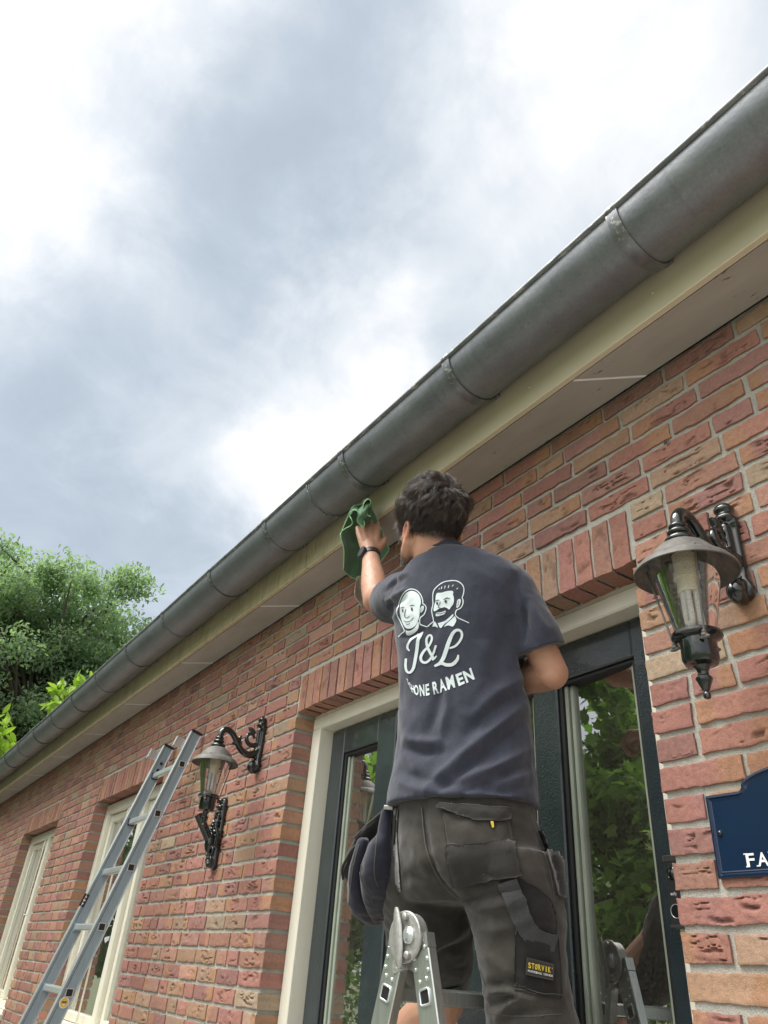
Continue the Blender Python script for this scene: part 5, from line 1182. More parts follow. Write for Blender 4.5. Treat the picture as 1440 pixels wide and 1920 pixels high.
# --- trousers with pockets
def make_trousers():
    mb = MB(); hipR, hipF = RIGHT, FACE
    c = [(869, 1492, 1.675, .158, .105, .105), (872, 1530, 1.655, .160, .108, .112), (880, 1575, 1.632, .166, .112, .124), (884, 1630, 1.605, .172, .112, .130), (884, 1675, 1.59, .168, .108, .118), (884, 1700, 1.585, .150, .095, .095)]
    mb.merge(loft([ringE(P(x, y, d), a, f, b, 44, e=2.25) for x, y, d, a, f, b in c]))
    def leg(c):
        R = []
        for x, y, d, a, f in c: R.append(ringE(P(x, y, d), a, f, f, 32, e=2.15))
        return loft(R)
    mb.merge(leg([(958, 1600, 1.57, .098, .105), (960, 1660, 1.545, .104, .108), (968, 1720, 1.515, .099, .102), (976, 1790, 1.482, .089, .092), (986, 1850, 1.455, .087, .088), (997, 1910, 1.432, .089, .090), (1004, 1965, 1.415, .090, .090), (1012, 2080, 1.40, .088, .088), (1016, 2120, 1.395, .088, .088)]))
    mb.merge(leg([(808, 1600, 1.70, .092, .105), (802, 1660, 1.69, .098, .106), (802, 1720, 1.685, .101, .102), (806, 1780, 1.685, .100, .095), (815, 1825, 1.70, .085, .088), (826, 1862, 1.725, .062, .075), (828, 1884, 1.745, .056, .066)]))
    V, F = remesh(mb, .0065, 7); N = vnormals(V, F)
    folds = [([(793, 1515), (800, 1580), (822, 1650), (868, 1692)], 9, -.0065), ([(868, 1692), (920, 1678), (960, 1672)], 8, -.0055), ([(868, 1705), (930, 1700), (985, 1690)], 11, .0048), ([(885, 1740), (940, 1742), (985, 1728)], 12, .004), ([(820, 1560), (845, 1600), (868, 1660)], 10, .004), ([(755, 1640), (800, 1650), (850, 1690)], 14, -.006), ([(750, 1560), (790, 1600), (800, 1650)], 14, .004),
             ([(905, 1850), (950, 1842), (1000, 1858)], 9, -.0060), ([(905, 1862), (950, 1860), (1010, 1876)], 9, .0060), ([(910, 1890), (945, 1872), (1000, 1866)], 8, -.005), ([(925, 1915), (960, 1880), (985, 1868)], 8, .006), ([(940, 1918), (985, 1895), (1060, 1890)], 10, -.005), ([(895, 1790), (930, 1800), (960, 1830)], 12, .004), ([(1010, 1560), (1030, 1640), (1050, 1760)], 10, -.003), ([(800, 1780), (840, 1760), (880, 1735)], 10, .005), ([(800, 1797), (840, 1780), (886, 1760)], 9, -.005)]
    V = fold_field(V, N, folds); N = vnormals(V, F); V = V + N * (fbm(V * np.array([11, 11, 8.0]), 3, 60) * .0030 - (np.abs(vnoise((V @ np.array([[.9, 0, .4], [0, 1, 0], [-.4, 0, .9]])) * np.array([22, 22, 44]), 64)) - .4) * .0040 - (np.abs(vnoise((V @ np.array([[.8, 0, -.6], [0, 1, 0], [.6, 0, .8]])) * np.array([70, 70, 40]), 66)) - .4) * .0014)[:, None]
    tr = build('trousers', (V, F), M['trousers'], man, True); tree = bvh(V, F)
    Z = lambda pts: np.array([(600 + x / 2.7692, 1450 + y / 2.7692) for x, y in pts])
    def patch(name, pts, mat, off, thick=.0022, step=4.0, parent=None, puff=0.0, raw=False):
        q = np.asarray(pts, float) if raw else Z(pts); v, f = fillpoly(q, step); top = drape(tree, v, off + thick)
        if puff:
            e = np.min(np.linalg.norm(v[:, None] - np.concatenate([q[k] + (q[(k + 1) % len(q)] - q[k]) * np.linspace(0, 1, 12)[:, None] for k in range(len(q))])[None], axis=2), axis=1)
            n = drape(tree, v, 1.0) - drape(tree, v, 0.0); top = top + n * (puff * sstep(0, 22, e))[:, None]
        low = drape(tree, v, max(.0001, off - .001)); n = len(v); mbp = MB()
        # boundary edges for the rim
        ed = {}
        for t in f:
            for a, b in ((t[0], t[1]), (t[1], t[2]), (t[2], t[0])):
                ed[(a, b)] = 1
        rim = np.array([[a, b, b + n, a + n] for (a, b) in ed if (b, a) not in ed]); area = np.cross(v[f[0][1]] - v[f[0][0]], v[f[0][2]] - v[f[0][0]])
        mbp.add(np.concatenate([top, low]), [np.asarray(f), rim]); return build(name, mbp, M[mat], parent or tr, True)
    def seam(pts, w=1.5, mat='stitch', off=.0012, raw=False, parent=None):
        v, f = ribbon(np.asarray(pts, float) if raw else Z(pts), w, 4.0); d = drape(tree, v, off); b = MB(); b.add(d, f); return build('seam', b, M[mat], parent or tr, True)
    # right seat pocket with its flap
    pk = patch('seat_pocket', [(640, 205), (985, 235), (1005, 360), (1040, 535), (695, 582), (660, 385)], 'trousers', .0012, .0022, puff=.004)
    patch('pocket_lower', [(660, 385), (1005, 350), (1040, 535), (695, 583)], 'panel2', .0072, .0024, parent=pk, puff=.002)
    patch('pocket_flap', [(610, 175), (618, 152), (800, 165), (985, 172), (982, 246), (905, 250), (800, 244), (720, 214)], 'panel2', .0075, .0035, parent=pk, puff=.003)
    patch('flap_tag', [(872, 252), (912, 254), (914, 284), (880, 288)], 'panel', .006, .002, 2.0, pk); patch('tag_stripe', [(884, 254), (898, 254), (901, 285), (890, 286)], 'yellow', .0085, .0012, 2.0, pk)
    seam([(662, 372), (830, 362), (1003, 340)], 1.2, off=.0072, parent=pk); seam([(660, 384), (830, 374), (1004, 352)], 1.2, off=.0072, parent=pk); seam([(648, 230), (668, 380), (700, 575)], 1.0, off=.0040, parent=pk); seam([(975, 250), (996, 360), (1030, 530)], 1.0, off=.0040, parent=pk)
    seam([(720, 222), (800, 252), (905, 257), (980, 252)], 1.1, off=.0045, parent=pk); seam([(624, 160), (800, 173), (980, 180)], 1.0, off=.0118, parent=pk)
    # left seat pocket edge near the pouch, seat seam, side seam
    patch('left_pocket', [(372, 190), (412, 186), (405, 300), (415, 470), (425, 610), (398, 612), (388, 420), (376, 300)], 'panel2', .001, .003); patch('left_flap', [(374, 205), (410, 184), (402, 240), (388, 288), (370, 286)], 'trousers', .004, .003)
    seam([(528, 178), (538, 300), (552, 400), (590, 500), (640, 580), (700, 640), (745, 660)], 1.6); seam([(536, 178), (546, 300), (560, 396), (598, 490), (648, 568)], 1.1, 'panel')
    seam([(1085, 185), (1110, 270), (1150, 380), (1190, 500), (1210, 620), (1222, 780)], 1.8); seam([(1098, 185), (1124, 270), (1164, 380), (1204, 500), (1222, 620)], 1.2)
    # side pocket on the right hip
    patch('hip_pocket', [(1130, 300), (1185, 284), (1225, 370), (1255, 470), (1276, 600), (1268, 660), (1222, 630), (1212, 560), (1170, 400)], 'panel', .004, .006, puff=.006)
    # thigh panel, webbing hammer loop, lower pocket with the woven label
    patch('thigh_panel', [(935, 560), (1045, 548), (1120, 590), (1190, 650), (1220, 720), (1225, 830), (1040, 815), (985, 720)], 'panel', .0008, .0016)
    tp = patch('leg_pocket', [(1018, 800), (1228, 848), (1240, 1000), (1246, 1165), (1130, 1150), (1008, 1128), (1014, 960)], 'panel', .001, .004, puff=.004)
    v, f = ribbon(Z([(975, 560), (1010, 660), (1050, 760), (1078, 812), (1112, 846), (1165, 872), (1212, 884)]), 34, 3.0, True, True); d0, d1 = drape(tree, v, .006), drape(tree, v, .0085); n = len(v); b = MB(); k = n // 3; i = np.arange(k - 1)
    b.add(d1, f); b.add(np.concatenate([d1[:k], d0[:k]]), np.stack([i, i + 1, k + i + 1, k + i], 1)); b.add(np.concatenate([d1[2 * k:], d0[2 * k:]]), np.stack([i, i + 1, k + i + 1, k + i], 1)); build('hammer_loop', b, M['webbing'], tr, True)
    seam([(1008, 1116), (1130, 1138), (1246, 1152)], 1.2, off=.008, parent=tp); seam([(870, 1240), (1040, 1262), (1250, 1250)], 1.5); seam([(830, 1020), (860, 1100), (880, 1180), (890, 1290)], 1.4)
    # woven label: one stiff flat patch sewn on the pocket
    gx, gy = np.meshgrid(np.linspace(1076, 1170, 8), np.linspace(960, 1060, 7)); gp = Z(np.stack([gx.ravel(), gy.ravel()], 1)); A = drape(tree, gp, 0.0); Nn = drape(tree, gp, 1.0) - A
    ln = nrm(np.mean(Nn, 0)); p0 = A.mean(0) + ln * .012
    def flat(pts, off):
        return np.array([ray(*q) * (np.dot(p0 + ln * off, ln) / np.dot(ray(*q), ln)) for q in Z(pts)])
    quad = np.array([(1072, 953), (1216, 990), (1213, 1078), (1066, 1046)], float)
    b = MB(); b.merge(loft([flat(quad, -.004), flat(quad, .0016)])); lb = build('woven_label', b, M['blackplastic'], tp, False)
    v, f = ribbon(np.array([(1077, 959), (1212, 994), (1209, 1073), (1071, 1041), (1077, 959)], float), 2.2, 4, False); b = MB(); b.add(flat(v, .0019), f); build('label_border', b, M['stitch'], lb, False)
    def words(name, tx, q, mat, bold, gap):
        q = [np.array(p, float) for p in q]; b = MB(); e = lambda u, w: q[0] * (1 - u) * (1 - w) + q[1] * u * (1 - w) + q[2] * u * w + q[3] * (1 - u) * w
        for i, ch in enumerate(tx):
            if ch == ' ': continue
            u0, u1 = i / len(tx) + gap, (i + 1) / len(tx) - gap
            if ch == 'I' and len(tx) < 9: u0, u1 = u0 + .040, u1 - .040
            v, f, _ = glyph(ch, bold); b.add(flat(quadmap(v, e(u0, 0), e(u1, 0), e(u1, 1), e(u0, 1)), .0022), f)
        build(name, b, M[mat], lb, False)
    words('label_name', "STØRVIK", ((1080, 1010), (1200, 1037), (1200, 1007), (1080, 980)), 'yellow', .03, .012)
    words('label_line', "PROFESSIONAL WORKWEAR", ((1079, 1030), (1209, 1058), (1209, 1047), (1079, 1019)), 'whitetext', .02, .005)
    words('label_mark', "o", ((1203, 1016), (1209, 1017), (1209, 1010), (1203, 1009)), 'yellow', 0, .0)
    # left knee holster seen past the ladder
    patch('knee_patch', [(640, 1115), (720, 1100), (724, 1182), (655, 1178)], 'panel', .002, .004)
make_trousers()

# --- wristwatch
def make_watch():
    d = nrm(Lw - Le); c = Lw - d * .012; R_ = axes(d, tuple(HAND[2])); mb = MB()
    R = []
    for s, r in ((-.0125, .0305), (-.0115, .0335), (.0115, .0335), (.0125, .0305)): 
        a = np.linspace(0, 2 * np.pi, 40, endpoint=False); R.append(c + d * s + (r * np.cos(a))[:, None] * R_[:, 0] + (r * np.sin(a))[:, None] * R_[:, 1])
    mb.merge(loft(R, False)); w = build('wristwatch', mb, M['blackplastic'], man, True, 40)
    out = -HAND[3] * .80 + HAND[2] * .62; out = nrm(out - d * np.dot(out, d)); p = c + out * .0335; Rm = axes(out, tuple(d))
    build('watch_case', lathe([(.0185, -.004), (.0205, -.002), (.0205, .005), (.0190, .0078), (.0165, .0082)], 32, p, Rm), M['blackplastic'], w, True, 35)
    build('watch_dial', lathe([(.0162, .0080), (.0150, .0070), (.001, .0070)], 32, p, Rm), M['iron'], w, True, 35)
    mb = MB()
    for k in range(12):
        a = k * math.pi / 6; mb.merge(box(p + Rm @ np.array([.0128 * math.cos(a), .0128 * math.sin(a), .0074]), [.0016, .0005, .0003], Rm @ np.array([[math.cos(a), -math.sin(a), 0], [math.sin(a), math.cos(a), 0], [0, 0, 1]])))
    build('watch_markers', mb, M['alubright'], w, False); build('watch_crown', lathe([(.003, .0), (.003, .004), (.001, .0045)], 10, p + Rm @ np.array([0, .020, .003]), axes(Rm[:, 1])), M['alubright'], w, True, 40)
make_watch()

# --- hair: real strands in wavy locks
def make_hair():
    rng = np.random.RandomState(11)
    ctr = hp(0, -.012, .030); ax = np.stack([HR * .0695, HF * .0940, HU * .0940])       # scalp ellipsoid
    def scalp(dirs): return ctr + dirs @ ax
    def sn(dirs):
        n = dirs @ np.stack([HR / .0695, HF / .0940, HU / .0940]); return n / np.linalg.norm(n, axis=1)[:, None]
    # dark cap under the strands
    mb = MB(); th = np.linspace(0, 2 * np.pi, 48, endpoint=False); rings = []
    for ph in np.linspace(np.pi / 2 * .98, -.25, 20):
        dz = math.sin(ph); dr = math.cos(ph); d = np.stack([dr * np.cos(th), dr * np.sin(th), np.full(48, dz)], 1)
        # hairline: higher in front, lower at the nape
        low = np.where(d[:, 1] > 0.3, .25, np.where(np.abs(d[:, 0]) > .75, -.05, -.32)); d[:, 2] = np.maximum(d[:, 2], low); rings.append(scalp(d * 1.01 / np.maximum(1e-6, np.linalg.norm(d, axis=1))[:, None]))
    mb.merge(loft(rings, True)); cap = build('hair_cap', mb, M['scalp'], man, True)
    P_, cnt, lockv, rad = [], [], [], []
    def hairline(d):      # how far into the hair a direction is (0 outside)
        low = np.where(d[:, 1] > 0.45, .30, np.where(d[:, 1] > 0.0, -.02, -.36)); return d[:, 2] - low
    # guide locks
    n_l = 900; g = rng.normal(size=(n_l * 5, 3)); g /= np.linalg.norm(g, axis=1)[:, None]; g = g[hairline(g) > 0.0][:n_l]
    for d in g:
        n = sn(d[None])[0]; root = scalp(d[None])[0]
        topk = float(sstep(-.05, .55, d[2])); front = float(sstep(-.1, .7, d[1]))
        nape = float(sstep(-.10, -.40, d[2]))
        back = float(sstep(.3, -.5, d[1])); right = float(sstep(.2, .8, d[0]))
        L = (.028 + .036 * topk + .034 * topk * front) * rng.uniform(.8, 1.2); L = L * (1 - nape) + .010 * nape
        if d[2] < .15: L *= .75
        whorl = np.array([0.12, -.62, .78]); away = d - whorl; flow = away[0] * HR + away[1] * HF + away[2] * HU; flow = nrm(flow - n * np.dot(flow, n))
        tang = flow * .9 + topk * (HF * .75 - HR * .55) * (1 - .5 * back) - HU * .8 * (1 - topk); tang = tang + rng.normal(0, .22, 3); tang = nrm(tang - n * np.dot(tang, n)); side = np.cross(n, tang)
        vol = (.0030 + .036 * topk + .016 * topk * front) * rng.uniform(.55, 1.1) * (1 - .6 * right); wav = rng.uniform(.0030, .0075) * (.3 + 1.0 * topk); frq = rng.uniform(1.0, 1.9); ph = rng.uniform(0, 6.28)
        ns = int(rng.uniform(20, 30)); shade = rng.uniform(0, 1) ** 1.4 * (.25 + .75 * topk)  # locks paler towards the crown: highlights put into the hair colour
        m = 12; t = np.linspace(0, 1, m); s_ = t * L
        base = root + s_[:, None] * tang + ((vol * (1 - np.exp(-4.5 * t)) - s_ ** 2 / .17 - .010 * topk * t ** 3)[:, None]) * n + (wav * np.sin(t * frq * 6.28 + ph) * t ** .5)[:, None] * side + (wav * .8 * np.cos(t * frq * 6.28 + ph) * t ** .7)[:, None] * n
        for _ in range(ns):
            jr = rng.normal(0, .0042, 3); jr -= n * np.dot(jr, n); tip = rng.normal(0, .0046, 3); l = rng.uniform(.72, 1.08)
            q = root + jr + (base - root) * l + t[:, None] ** 1.2 * (tip - jr * .55)
            P_.append(q); cnt.append(m); lockv.append(np.full(m, np.clip(shade + rng.normal(0, .2), 0, 1))); rad.append(.00046 * (1 - .6 * t))
    # short clipped hair on nape and sides, fading out, and the beard
    g = rng.normal(size=(26000, 3)); g /= np.linalg.norm(g, axis=1)[:, None]
    hl = np.where(g[:, 1] > .45, 9, np.where(g[:, 1] > 0.0, -.25, -.66)); fade = sstep(0, .35, g[:, 2] - hl) * (g[:, 2] < .25); g = g[rng.rand(len(g)) < fade]
    nn = sn(g); rt = scalp(g)
    # nape below the skull: strands are put on the real skin
    for d, n, r in zip(g, nn, rt):
        h = body_tree.find_nearest(Vector(r)); r = np.array(h[0]); n = np.array(h[1]); L = rng.uniform(.004, .008) + .006 * float(sstep(-.5, 0, d[2])); dv = nrm(n * .6 - HU * .8 + rng.normal(0, .15, 3)); t = np.linspace(0, 1, 4)
        P_.append(r + t[:, None] * dv * L); cnt.append(4); lockv.append(np.full(4, rng.uniform(0, .25))); rad.append(.00035 * (1 - .5 * t))
    bp = []
    for _ in range(2600):
        s = rng.choice([-1, 1]); p = hp(s * rng.uniform(.0, .085), rng.uniform(.0, .11), rng.uniform(-.118, -.030)); h = body_tree.find_nearest(Vector(p)); r = np.array(h[0]); n = np.array(h[1]); q = r - HC
        f_, u_ = q @ HF, q @ HU
        if u_ > -.040 + .25 * (f_ - .05) and f_ > .03: continue
        if f_ < .0: continue
        L = rng.uniform(.003, .007); dv = nrm(n * .6 - HU * .7 + rng.normal(0, .2, 3)); t = np.linspace(0, 1, 4); P_.append(r + t[:, None] * dv * L); cnt.append(4); lockv.append(np.full(4, rng.uniform(.1, .5))); rad.append(.0003 * (1 - .5 * t))
    bv = BODY_V; dl = Lw - Le; u = ((bv - Le) @ dl) / (dl @ dl); rr_ = np.linalg.norm(bv - Le - u[:, None] * dl, axis=1); c1 = np.where((u > .05) & (u < .92) & (rr_ < .06))[0]
    dr_ = Rw - Re; u = ((bv - Re) @ dr_) / (dr_ @ dr_); rr_ = np.linalg.norm(bv - Re - u[:, None] * dr_, axis=1); c2 = np.where((u > .0) & (u < .92) & (rr_ < .06))[0]
    for i in list(rng.choice(c1, 1100)) + list(rng.choice(c2, 700)):
        r = bv[i]; n = BODY_N[i]; dv = nrm(n * .45 + nrm(dl) * .5 + rng.normal(0, .35, 3)); L = rng.uniform(.006, .013); t = np.linspace(0, 1, 4); P_.append(r + t[:, None] * dv * L); cnt.append(4); lockv.append(np.full(4, .6)); rad.append(.00013 * (1 - .6 * t))
    hc = bpy.data.hair_curves.new('hair'); hc.add_curves([int(c) for c in cnt]); off = np.array([0, 0, H]) - np.array(man.location)
    pts = np.concatenate(P_) + off; hc.attributes['position'].data.foreach_set('vector', pts.astype(np.float32).ravel())
    a = hc.attributes.get('radius') or hc.attributes.new('radius', 'FLOAT', 'POINT'); a.data.foreach_set('value', np.concatenate(rad).astype(np.float32))
    a = hc.attributes.new('lock', 'FLOAT', 'POINT'); a.data.foreach_set('value', np.concatenate(lockv).astype(np.float32))
    hc.materials.append(M['hair']); o = bpy.data.objects.new('hair', hc); C.objects.link(o); o.parent = man
make_hair()

# --- microfibre cloth under his hand
def surf(rows, nu=26, nv=26):
    """smooth sheet through a grid of control points"""
    G_ = np.array([smoothpath(r, 6) for r in rows]); cols = [smoothpath(G_[:, k], 6) for k in range(G_.shape[1])]; A = np.array(cols).transpose(1, 0, 2); return A
def sheetmesh(A, th=.0016):
    n, m, _ = A.shape; V = A.reshape(-1, 3); i = (np.arange(n - 1)[:, None] * m + np.arange(m - 1)[None]).ravel(); Q = np.stack([i, i + 1, i + m + 1, i + m], 1); N = vnormals(V, [Q])
    V = V + N * (fbm(V * 60, 2, 90) * .0012)[:, None]; K = n * m
    e = list(range(m)) + [m * k + m - 1 for k in range(1, n)] + [m * (n - 1) + k for k in range(m - 2, -1, -1)] + [m * k for k in range(n - 2, 0, -1)]; e = np.array(e); e2 = np.roll(e, -1)
    return np.concatenate([V + N * th / 2, V - N * th / 2]), [Q, Q[:, ::-1] + K, np.stack([e, e + K, e2 + K, e2], 1)], V[e]
def make_cloth():
    Z = lambda x, y, d: P(620 + x / 7.2, 900 + y / 7.2, d)
    cl = thing('cleaning_cloth', 'green microfibre cloth with pale hem pressed on the fascia by his left hand', 'cloth', tuple(P(690, 1010, 2.62)))
    def add(name, rows, mat, hem=True, hemmat='greenedge', sides=(1, 1, 1, 1)):
        A = surf(rows); V, F, e = sheetmesh(A); o = build(name, (V, F), M[mat], cl, True)
        if hem:
            loop = np.concatenate([e, e[:2]]); b = MB(); b.merge(tube(loop, .0019 + .0004 * np.sin(np.arange(len(loop)) * 1.9), 8, False)); build('cloth_hem', b, M[hemmat], o, True)
    b = 2.70
    # main sheet behind the hand, hanging left
    add('cloth_sheet', [[Z(250, 450, b), Z(300, 360, b), Z(400, 330, b + .02), Z(520, 300, b + .02), Z(560, 380, b)],
                        [Z(150, 690, b - .05), Z(260, 600, b), Z(380, 560, b + .03), Z(540, 520, b + .03), Z(640, 560, b)],
                        [Z(135, 760, b - .07), Z(230, 780, b - .02), Z(360, 800, b + .03), Z(560, 780, b + .03), Z(700, 700, b)],
                        [Z(180, 950, b - .08), Z(260, 960, b - .03), Z(380, 960, b + .0), Z(600, 960, b + .03), Z(760, 860, b)],
                        [Z(172, 1215, b - .06), Z(250, 1290, b - .01), Z(350, 1330, b + .0), Z(560, 1240, b + .02), Z(792, 945, b)]], 'greencloth')
    # long tail behind the forearm
    add('cloth_tail', [[Z(360, 1000, b - .02), Z(480, 1000, b + .0), Z(660, 960, b + .02)], [Z(350, 1180, b - .02), Z(500, 1200, b + .02), Z(700, 1180, b + .03)], [Z(360, 1330, b - .02), Z(520, 1350, b + .02), Z(735, 1330, b + .03)]], 'greencloth', False)
    # folds pinched over the fingers
    f = 2.535
    add('cloth_fold', [[Z(270, 470, f + .03), Z(310, 415, f), Z(365, 430, f - .005), Z(372, 500, f), Z(360, 560, f + .012), Z(400, 605, f + .002), Z(440, 630, f - .004), Z(455, 580, f), Z(432, 480, f + .018), Z(448, 330, f + .01), Z(500, 262, f), Z(540, 290, f), Z(520, 350, f + .012), Z(492, 410, f + .016), Z(498, 470, f + .006), Z(540, 490, f)],
                       [Z(262, 440, b - .02), Z(300, 390, b - .03), Z(355, 395, b - .03), Z(370, 430, b - .03), Z(368, 470, b - .02), Z(400, 480, b - .03), Z(430, 480, b - .03), Z(440, 430, b - .03), Z(430, 380, b - .02), Z(445, 290, b - .03), Z(490, 255, b - .03), Z(530, 270, b - .03), Z(520, 320, b - .03), Z(505, 360, b - .03), Z(510, 400, b - .03), Z(550, 420, b - .02)],
                       [Z(262, 430, b), Z(300, 370, b), Z(350, 370, b), Z(370, 390, b), Z(380, 400, b), Z(400, 400, b), Z(425, 390, b), Z(435, 360, b), Z(435, 330, b), Z(450, 270, b), Z(490, 250, b), Z(525, 262, b), Z(525, 300, b), Z(520, 330, b), Z(525, 360, b), Z(555, 390, b)]], 'greencloth', False)
    add('cloth_flap', [[Z(370, 405, f + .06), Z(405, 375, f + .07), Z(440, 340, f + .06)], [Z(372, 470, f), Z(405, 455, f - .006), Z(436, 445, f + .004)], [Z(360, 555, f), Z(405, 548, f - .006), Z(455, 560, f)], [Z(396, 603, f), Z(422, 622, f - .002), Z(446, 630, f)]], 'greencloth', False)
    add('cloth_flap', [[Z(447, 330, f + .03), Z(498, 258, f + .04), Z(542, 290, f + .03)], [Z(436, 420, f), Z(478, 380, f - .006), Z(516, 352, f)], [Z(436, 480, f), Z(468, 462, f - .004), Z(492, 440, f)], [Z(452, 520, f + .004), Z(478, 505, f + .002), Z(500, 480, f + .004)]], 'greencloth', False)
    edge = smoothpath([Z(150, 690, f + .08), Z(200, 655, f + .05), Z(260, 625, f + .03), Z(295, 585, f + .01), Z(280, 530, f + .005), Z(258, 480, f + .02), Z(275, 435, f + .01), Z(310, 408, f - .002), Z(358, 420, f - .007), Z(374, 480, f - .004), Z(360, 555, f + .008), Z(398, 602, f - .002), Z(440, 632, f - .008), Z(456, 582, f - .004), Z(434, 480, f + .012), Z(446, 330, f + .006), Z(500, 260, f - .004), Z(541, 290, f - .004), Z(520, 350, f + .006), Z(490, 410, f + .010), Z(498, 470, f + .002), Z(542, 492, f - .004)], 5)
    b2 = MB(); b2.merge(tube(edge, .0019 + .0003 * np.sin(np.arange(len(edge)) * 1.9), 8)); build('cloth_hem', b2, M['greenedge'], cl, True)
    # grey back of the folded lower corner
    g = b - .045
    add('cloth_underside', [[Z(352, 1310, g + .02), Z(400, 1300, g + .02), Z(470, 1330, g + .03)], [Z(328, 1500, g), Z(400, 1440, g + .05), Z(480, 1480, g + .05)], [Z(345, 1600, g), Z(410, 1580, g + .05), Z(490, 1580, g + .04)], [Z(430, 1722, g), Z(470, 1690, g + .02), Z(522, 1645, g + .02)]], 'greycloth', True, 'greycloth')
make_cloth()

# --- tool pouch on his left hip
def make_pouch():
    t = thing('tool_pouch', 'dark navy padded tool pouch hanging from the left hip of the man', 'pouch', tuple(P(700, 1600, 1.74)))
    Z = lambda x, y, d: P(620 + x / 6.0, 1480 + y / 6.0, d)
    def lobe(name, c, mat, depth, e=2.4, amp=.004):
        R = []
        for x0, x1, y, d, dep in c:
            ctr = (Z(x0, y, d) + Z(x1, y, d)) / 2; w = np.linalg.norm(Z(x1, y, d) - Z(x0, y, d)) / 2; vx = nrm(Z(x1, y, d) - Z(x0, y, d)); vd = nrm(ctr - vx * np.dot(ctr, vx))
            R.append(ringE(ctr, w, dep, dep, 28, e=e, R=vx, F=vd))
        b = MB(); b.merge(loft(R)); V, F = remesh(b, .0045, 4); N = vnormals(V, F); V = V + N * (fbm(V * np.array([22, 22, 12.]), 3, 70) * amp + (np.abs(vnoise(V * np.array([45, 45, 18.]), 72)) - .4) * amp * .5)[:, None]; return build(name, (V, F), M[mat], t, True), V, F
    d = 1.70
    back, _, _ = lobe('back_pocket', [(560, 690, 260, d + .05, .012), (420, 700, 400, d + .06, .018), (280, 690, 520, d + .075, .02), (200, 680, 700, d + .085, .026), (140, 650, 900, d + .09, .028), (140, 600, 1000, d + .09, .02), (180, 560, 1060, d + .09, .012)], 'panel', .02)
    p1, V1, F1 = lobe('front_pocket', [(590, 680, 210, d, .010), (565, 680, 330, d - .005, .016), (530, 682, 500, d - .012, .024), (430, 690, 620, d - .018, .032), (365, 715, 800, d - .022, .040), (335, 730, 950, d - .022, .044), (345, 745, 1100, d - .018, .042), (370, 735, 1220, d - .01, .038), (380, 690, 1320, d, .032), (420, 640, 1430, d + .01, .022), (470, 600, 1500, d + .02, .012)], 'navypouch', .03)
    p2, V2, F2 = lobe('side_pocket', [(330, 420, 560, d + .03, .012), (270, 400, 700, d + .026, .020), (205, 370, 880, d + .024, .028), (190, 350, 1000, d + .024, .032), (188, 360, 1150, d + .024, .034), (195, 430, 1280, d + .024, .034), (240, 520, 1400, d + .024, .030), (330, 590, 1480, d + .028, .022), (430, 580, 1530, d + .03, .010)], 'navypouch', .03)
    tr = bvh(V1, F1); tr2 = bvh(V2, F2)
    for path, tree, par in (([(520, 520), (505, 700), (490, 860), (495, 980), (530, 1090)], tr, p1), ([(345, 850), (335, 960), (370, 1080), (430, 1180), (470, 1270)], tr, p1), ([(255, 840), (235, 1000), (215, 1200), (200, 1330)], tr2, p2), ([(320, 620), (290, 720), (262, 850)], tr2, p2)):
        v, f = ribbon(np.array([(620 + x / 6, 1480 + y / 6) for x, y in path]), 1.6, 3); b = MB(); b.add(drape(tree, v, .0012), f); build('seam', b, M['stitch'], par, True)
    b = MB(); b.merge(tube(smoothpath([Z(585, 255, d + .04), Z(500, 330, d + .05), Z(420, 400, d + .058), Z(350, 470, d + .064), Z(275, 545, d + .07)], 6), .0042, 8)); build('pocket_edge', b, M['panel2'], back, True)
    b = MB(); b.merge(tube(smoothpath([Z(300, 620, d + .05), Z(240, 680, d + .06), Z(180, 780, d + .07), Z(130, 890, d + .075), Z(140, 1010, d + .08)], 6), .0036, 8)); build('pocket_edge', b, M['panel2'], back, True)
    b = MB(); b.merge(box(Z(650, 205, d - .012), [.011, .005, .007], axes(nrm(-Z(650, 205, d))), .002)); build('clip', b, M['cast'], t, False)
make_pouch()

# ------------------------------------------------------------------ trees and shrubs
def leafshape(kind):
    if kind == 'oak': p = [(0, 0), (.16, .18), (.10, .34), (.26, .52), (.16, .66), (.20, .86), (0, 1), (-.20, .86), (-.16, .66), (-.26, .52), (-.10, .34), (-.16, .18)]
    elif kind == 'maple': p = [(0, 0), (.22, .04), (.50, .22), (.36, .34), (.52, .62), (.26, .58), (.16, .72), (0, 1), (-.16, .72), (-.26, .58), (-.52, .62), (-.36, .34), (-.50, .22), (-.22, .04)]
    elif kind == 'diamond': p = [(0, 0), (.30, .45), (0, 1), (-.30, .45)]
    else: p = [(0, 0), (.17, .28), (.19, .55), (.10, .82), (0, 1), (-.10, .82), (-.19, .55), (-.17, .28)]
    p = np.array(p); c = np.array([[0, .45]]) if kind != 'diamond' else None
    if c is None: return np.stack([p[:, 0], p[:, 1], .12 * np.abs(p[:, 0])], 1), np.array([[0, 1, 2], [0, 2, 3]])
    q = np.concatenate([p, c]); n = len(p); i = np.arange(n); return np.stack([q[:, 0], q[:, 1], .25 * np.abs(q[:, 0]) - .12 * (q[:, 1] - .4) ** 2], 1), np.stack([i, (i + 1) % n, np.full(n, n)], 1)
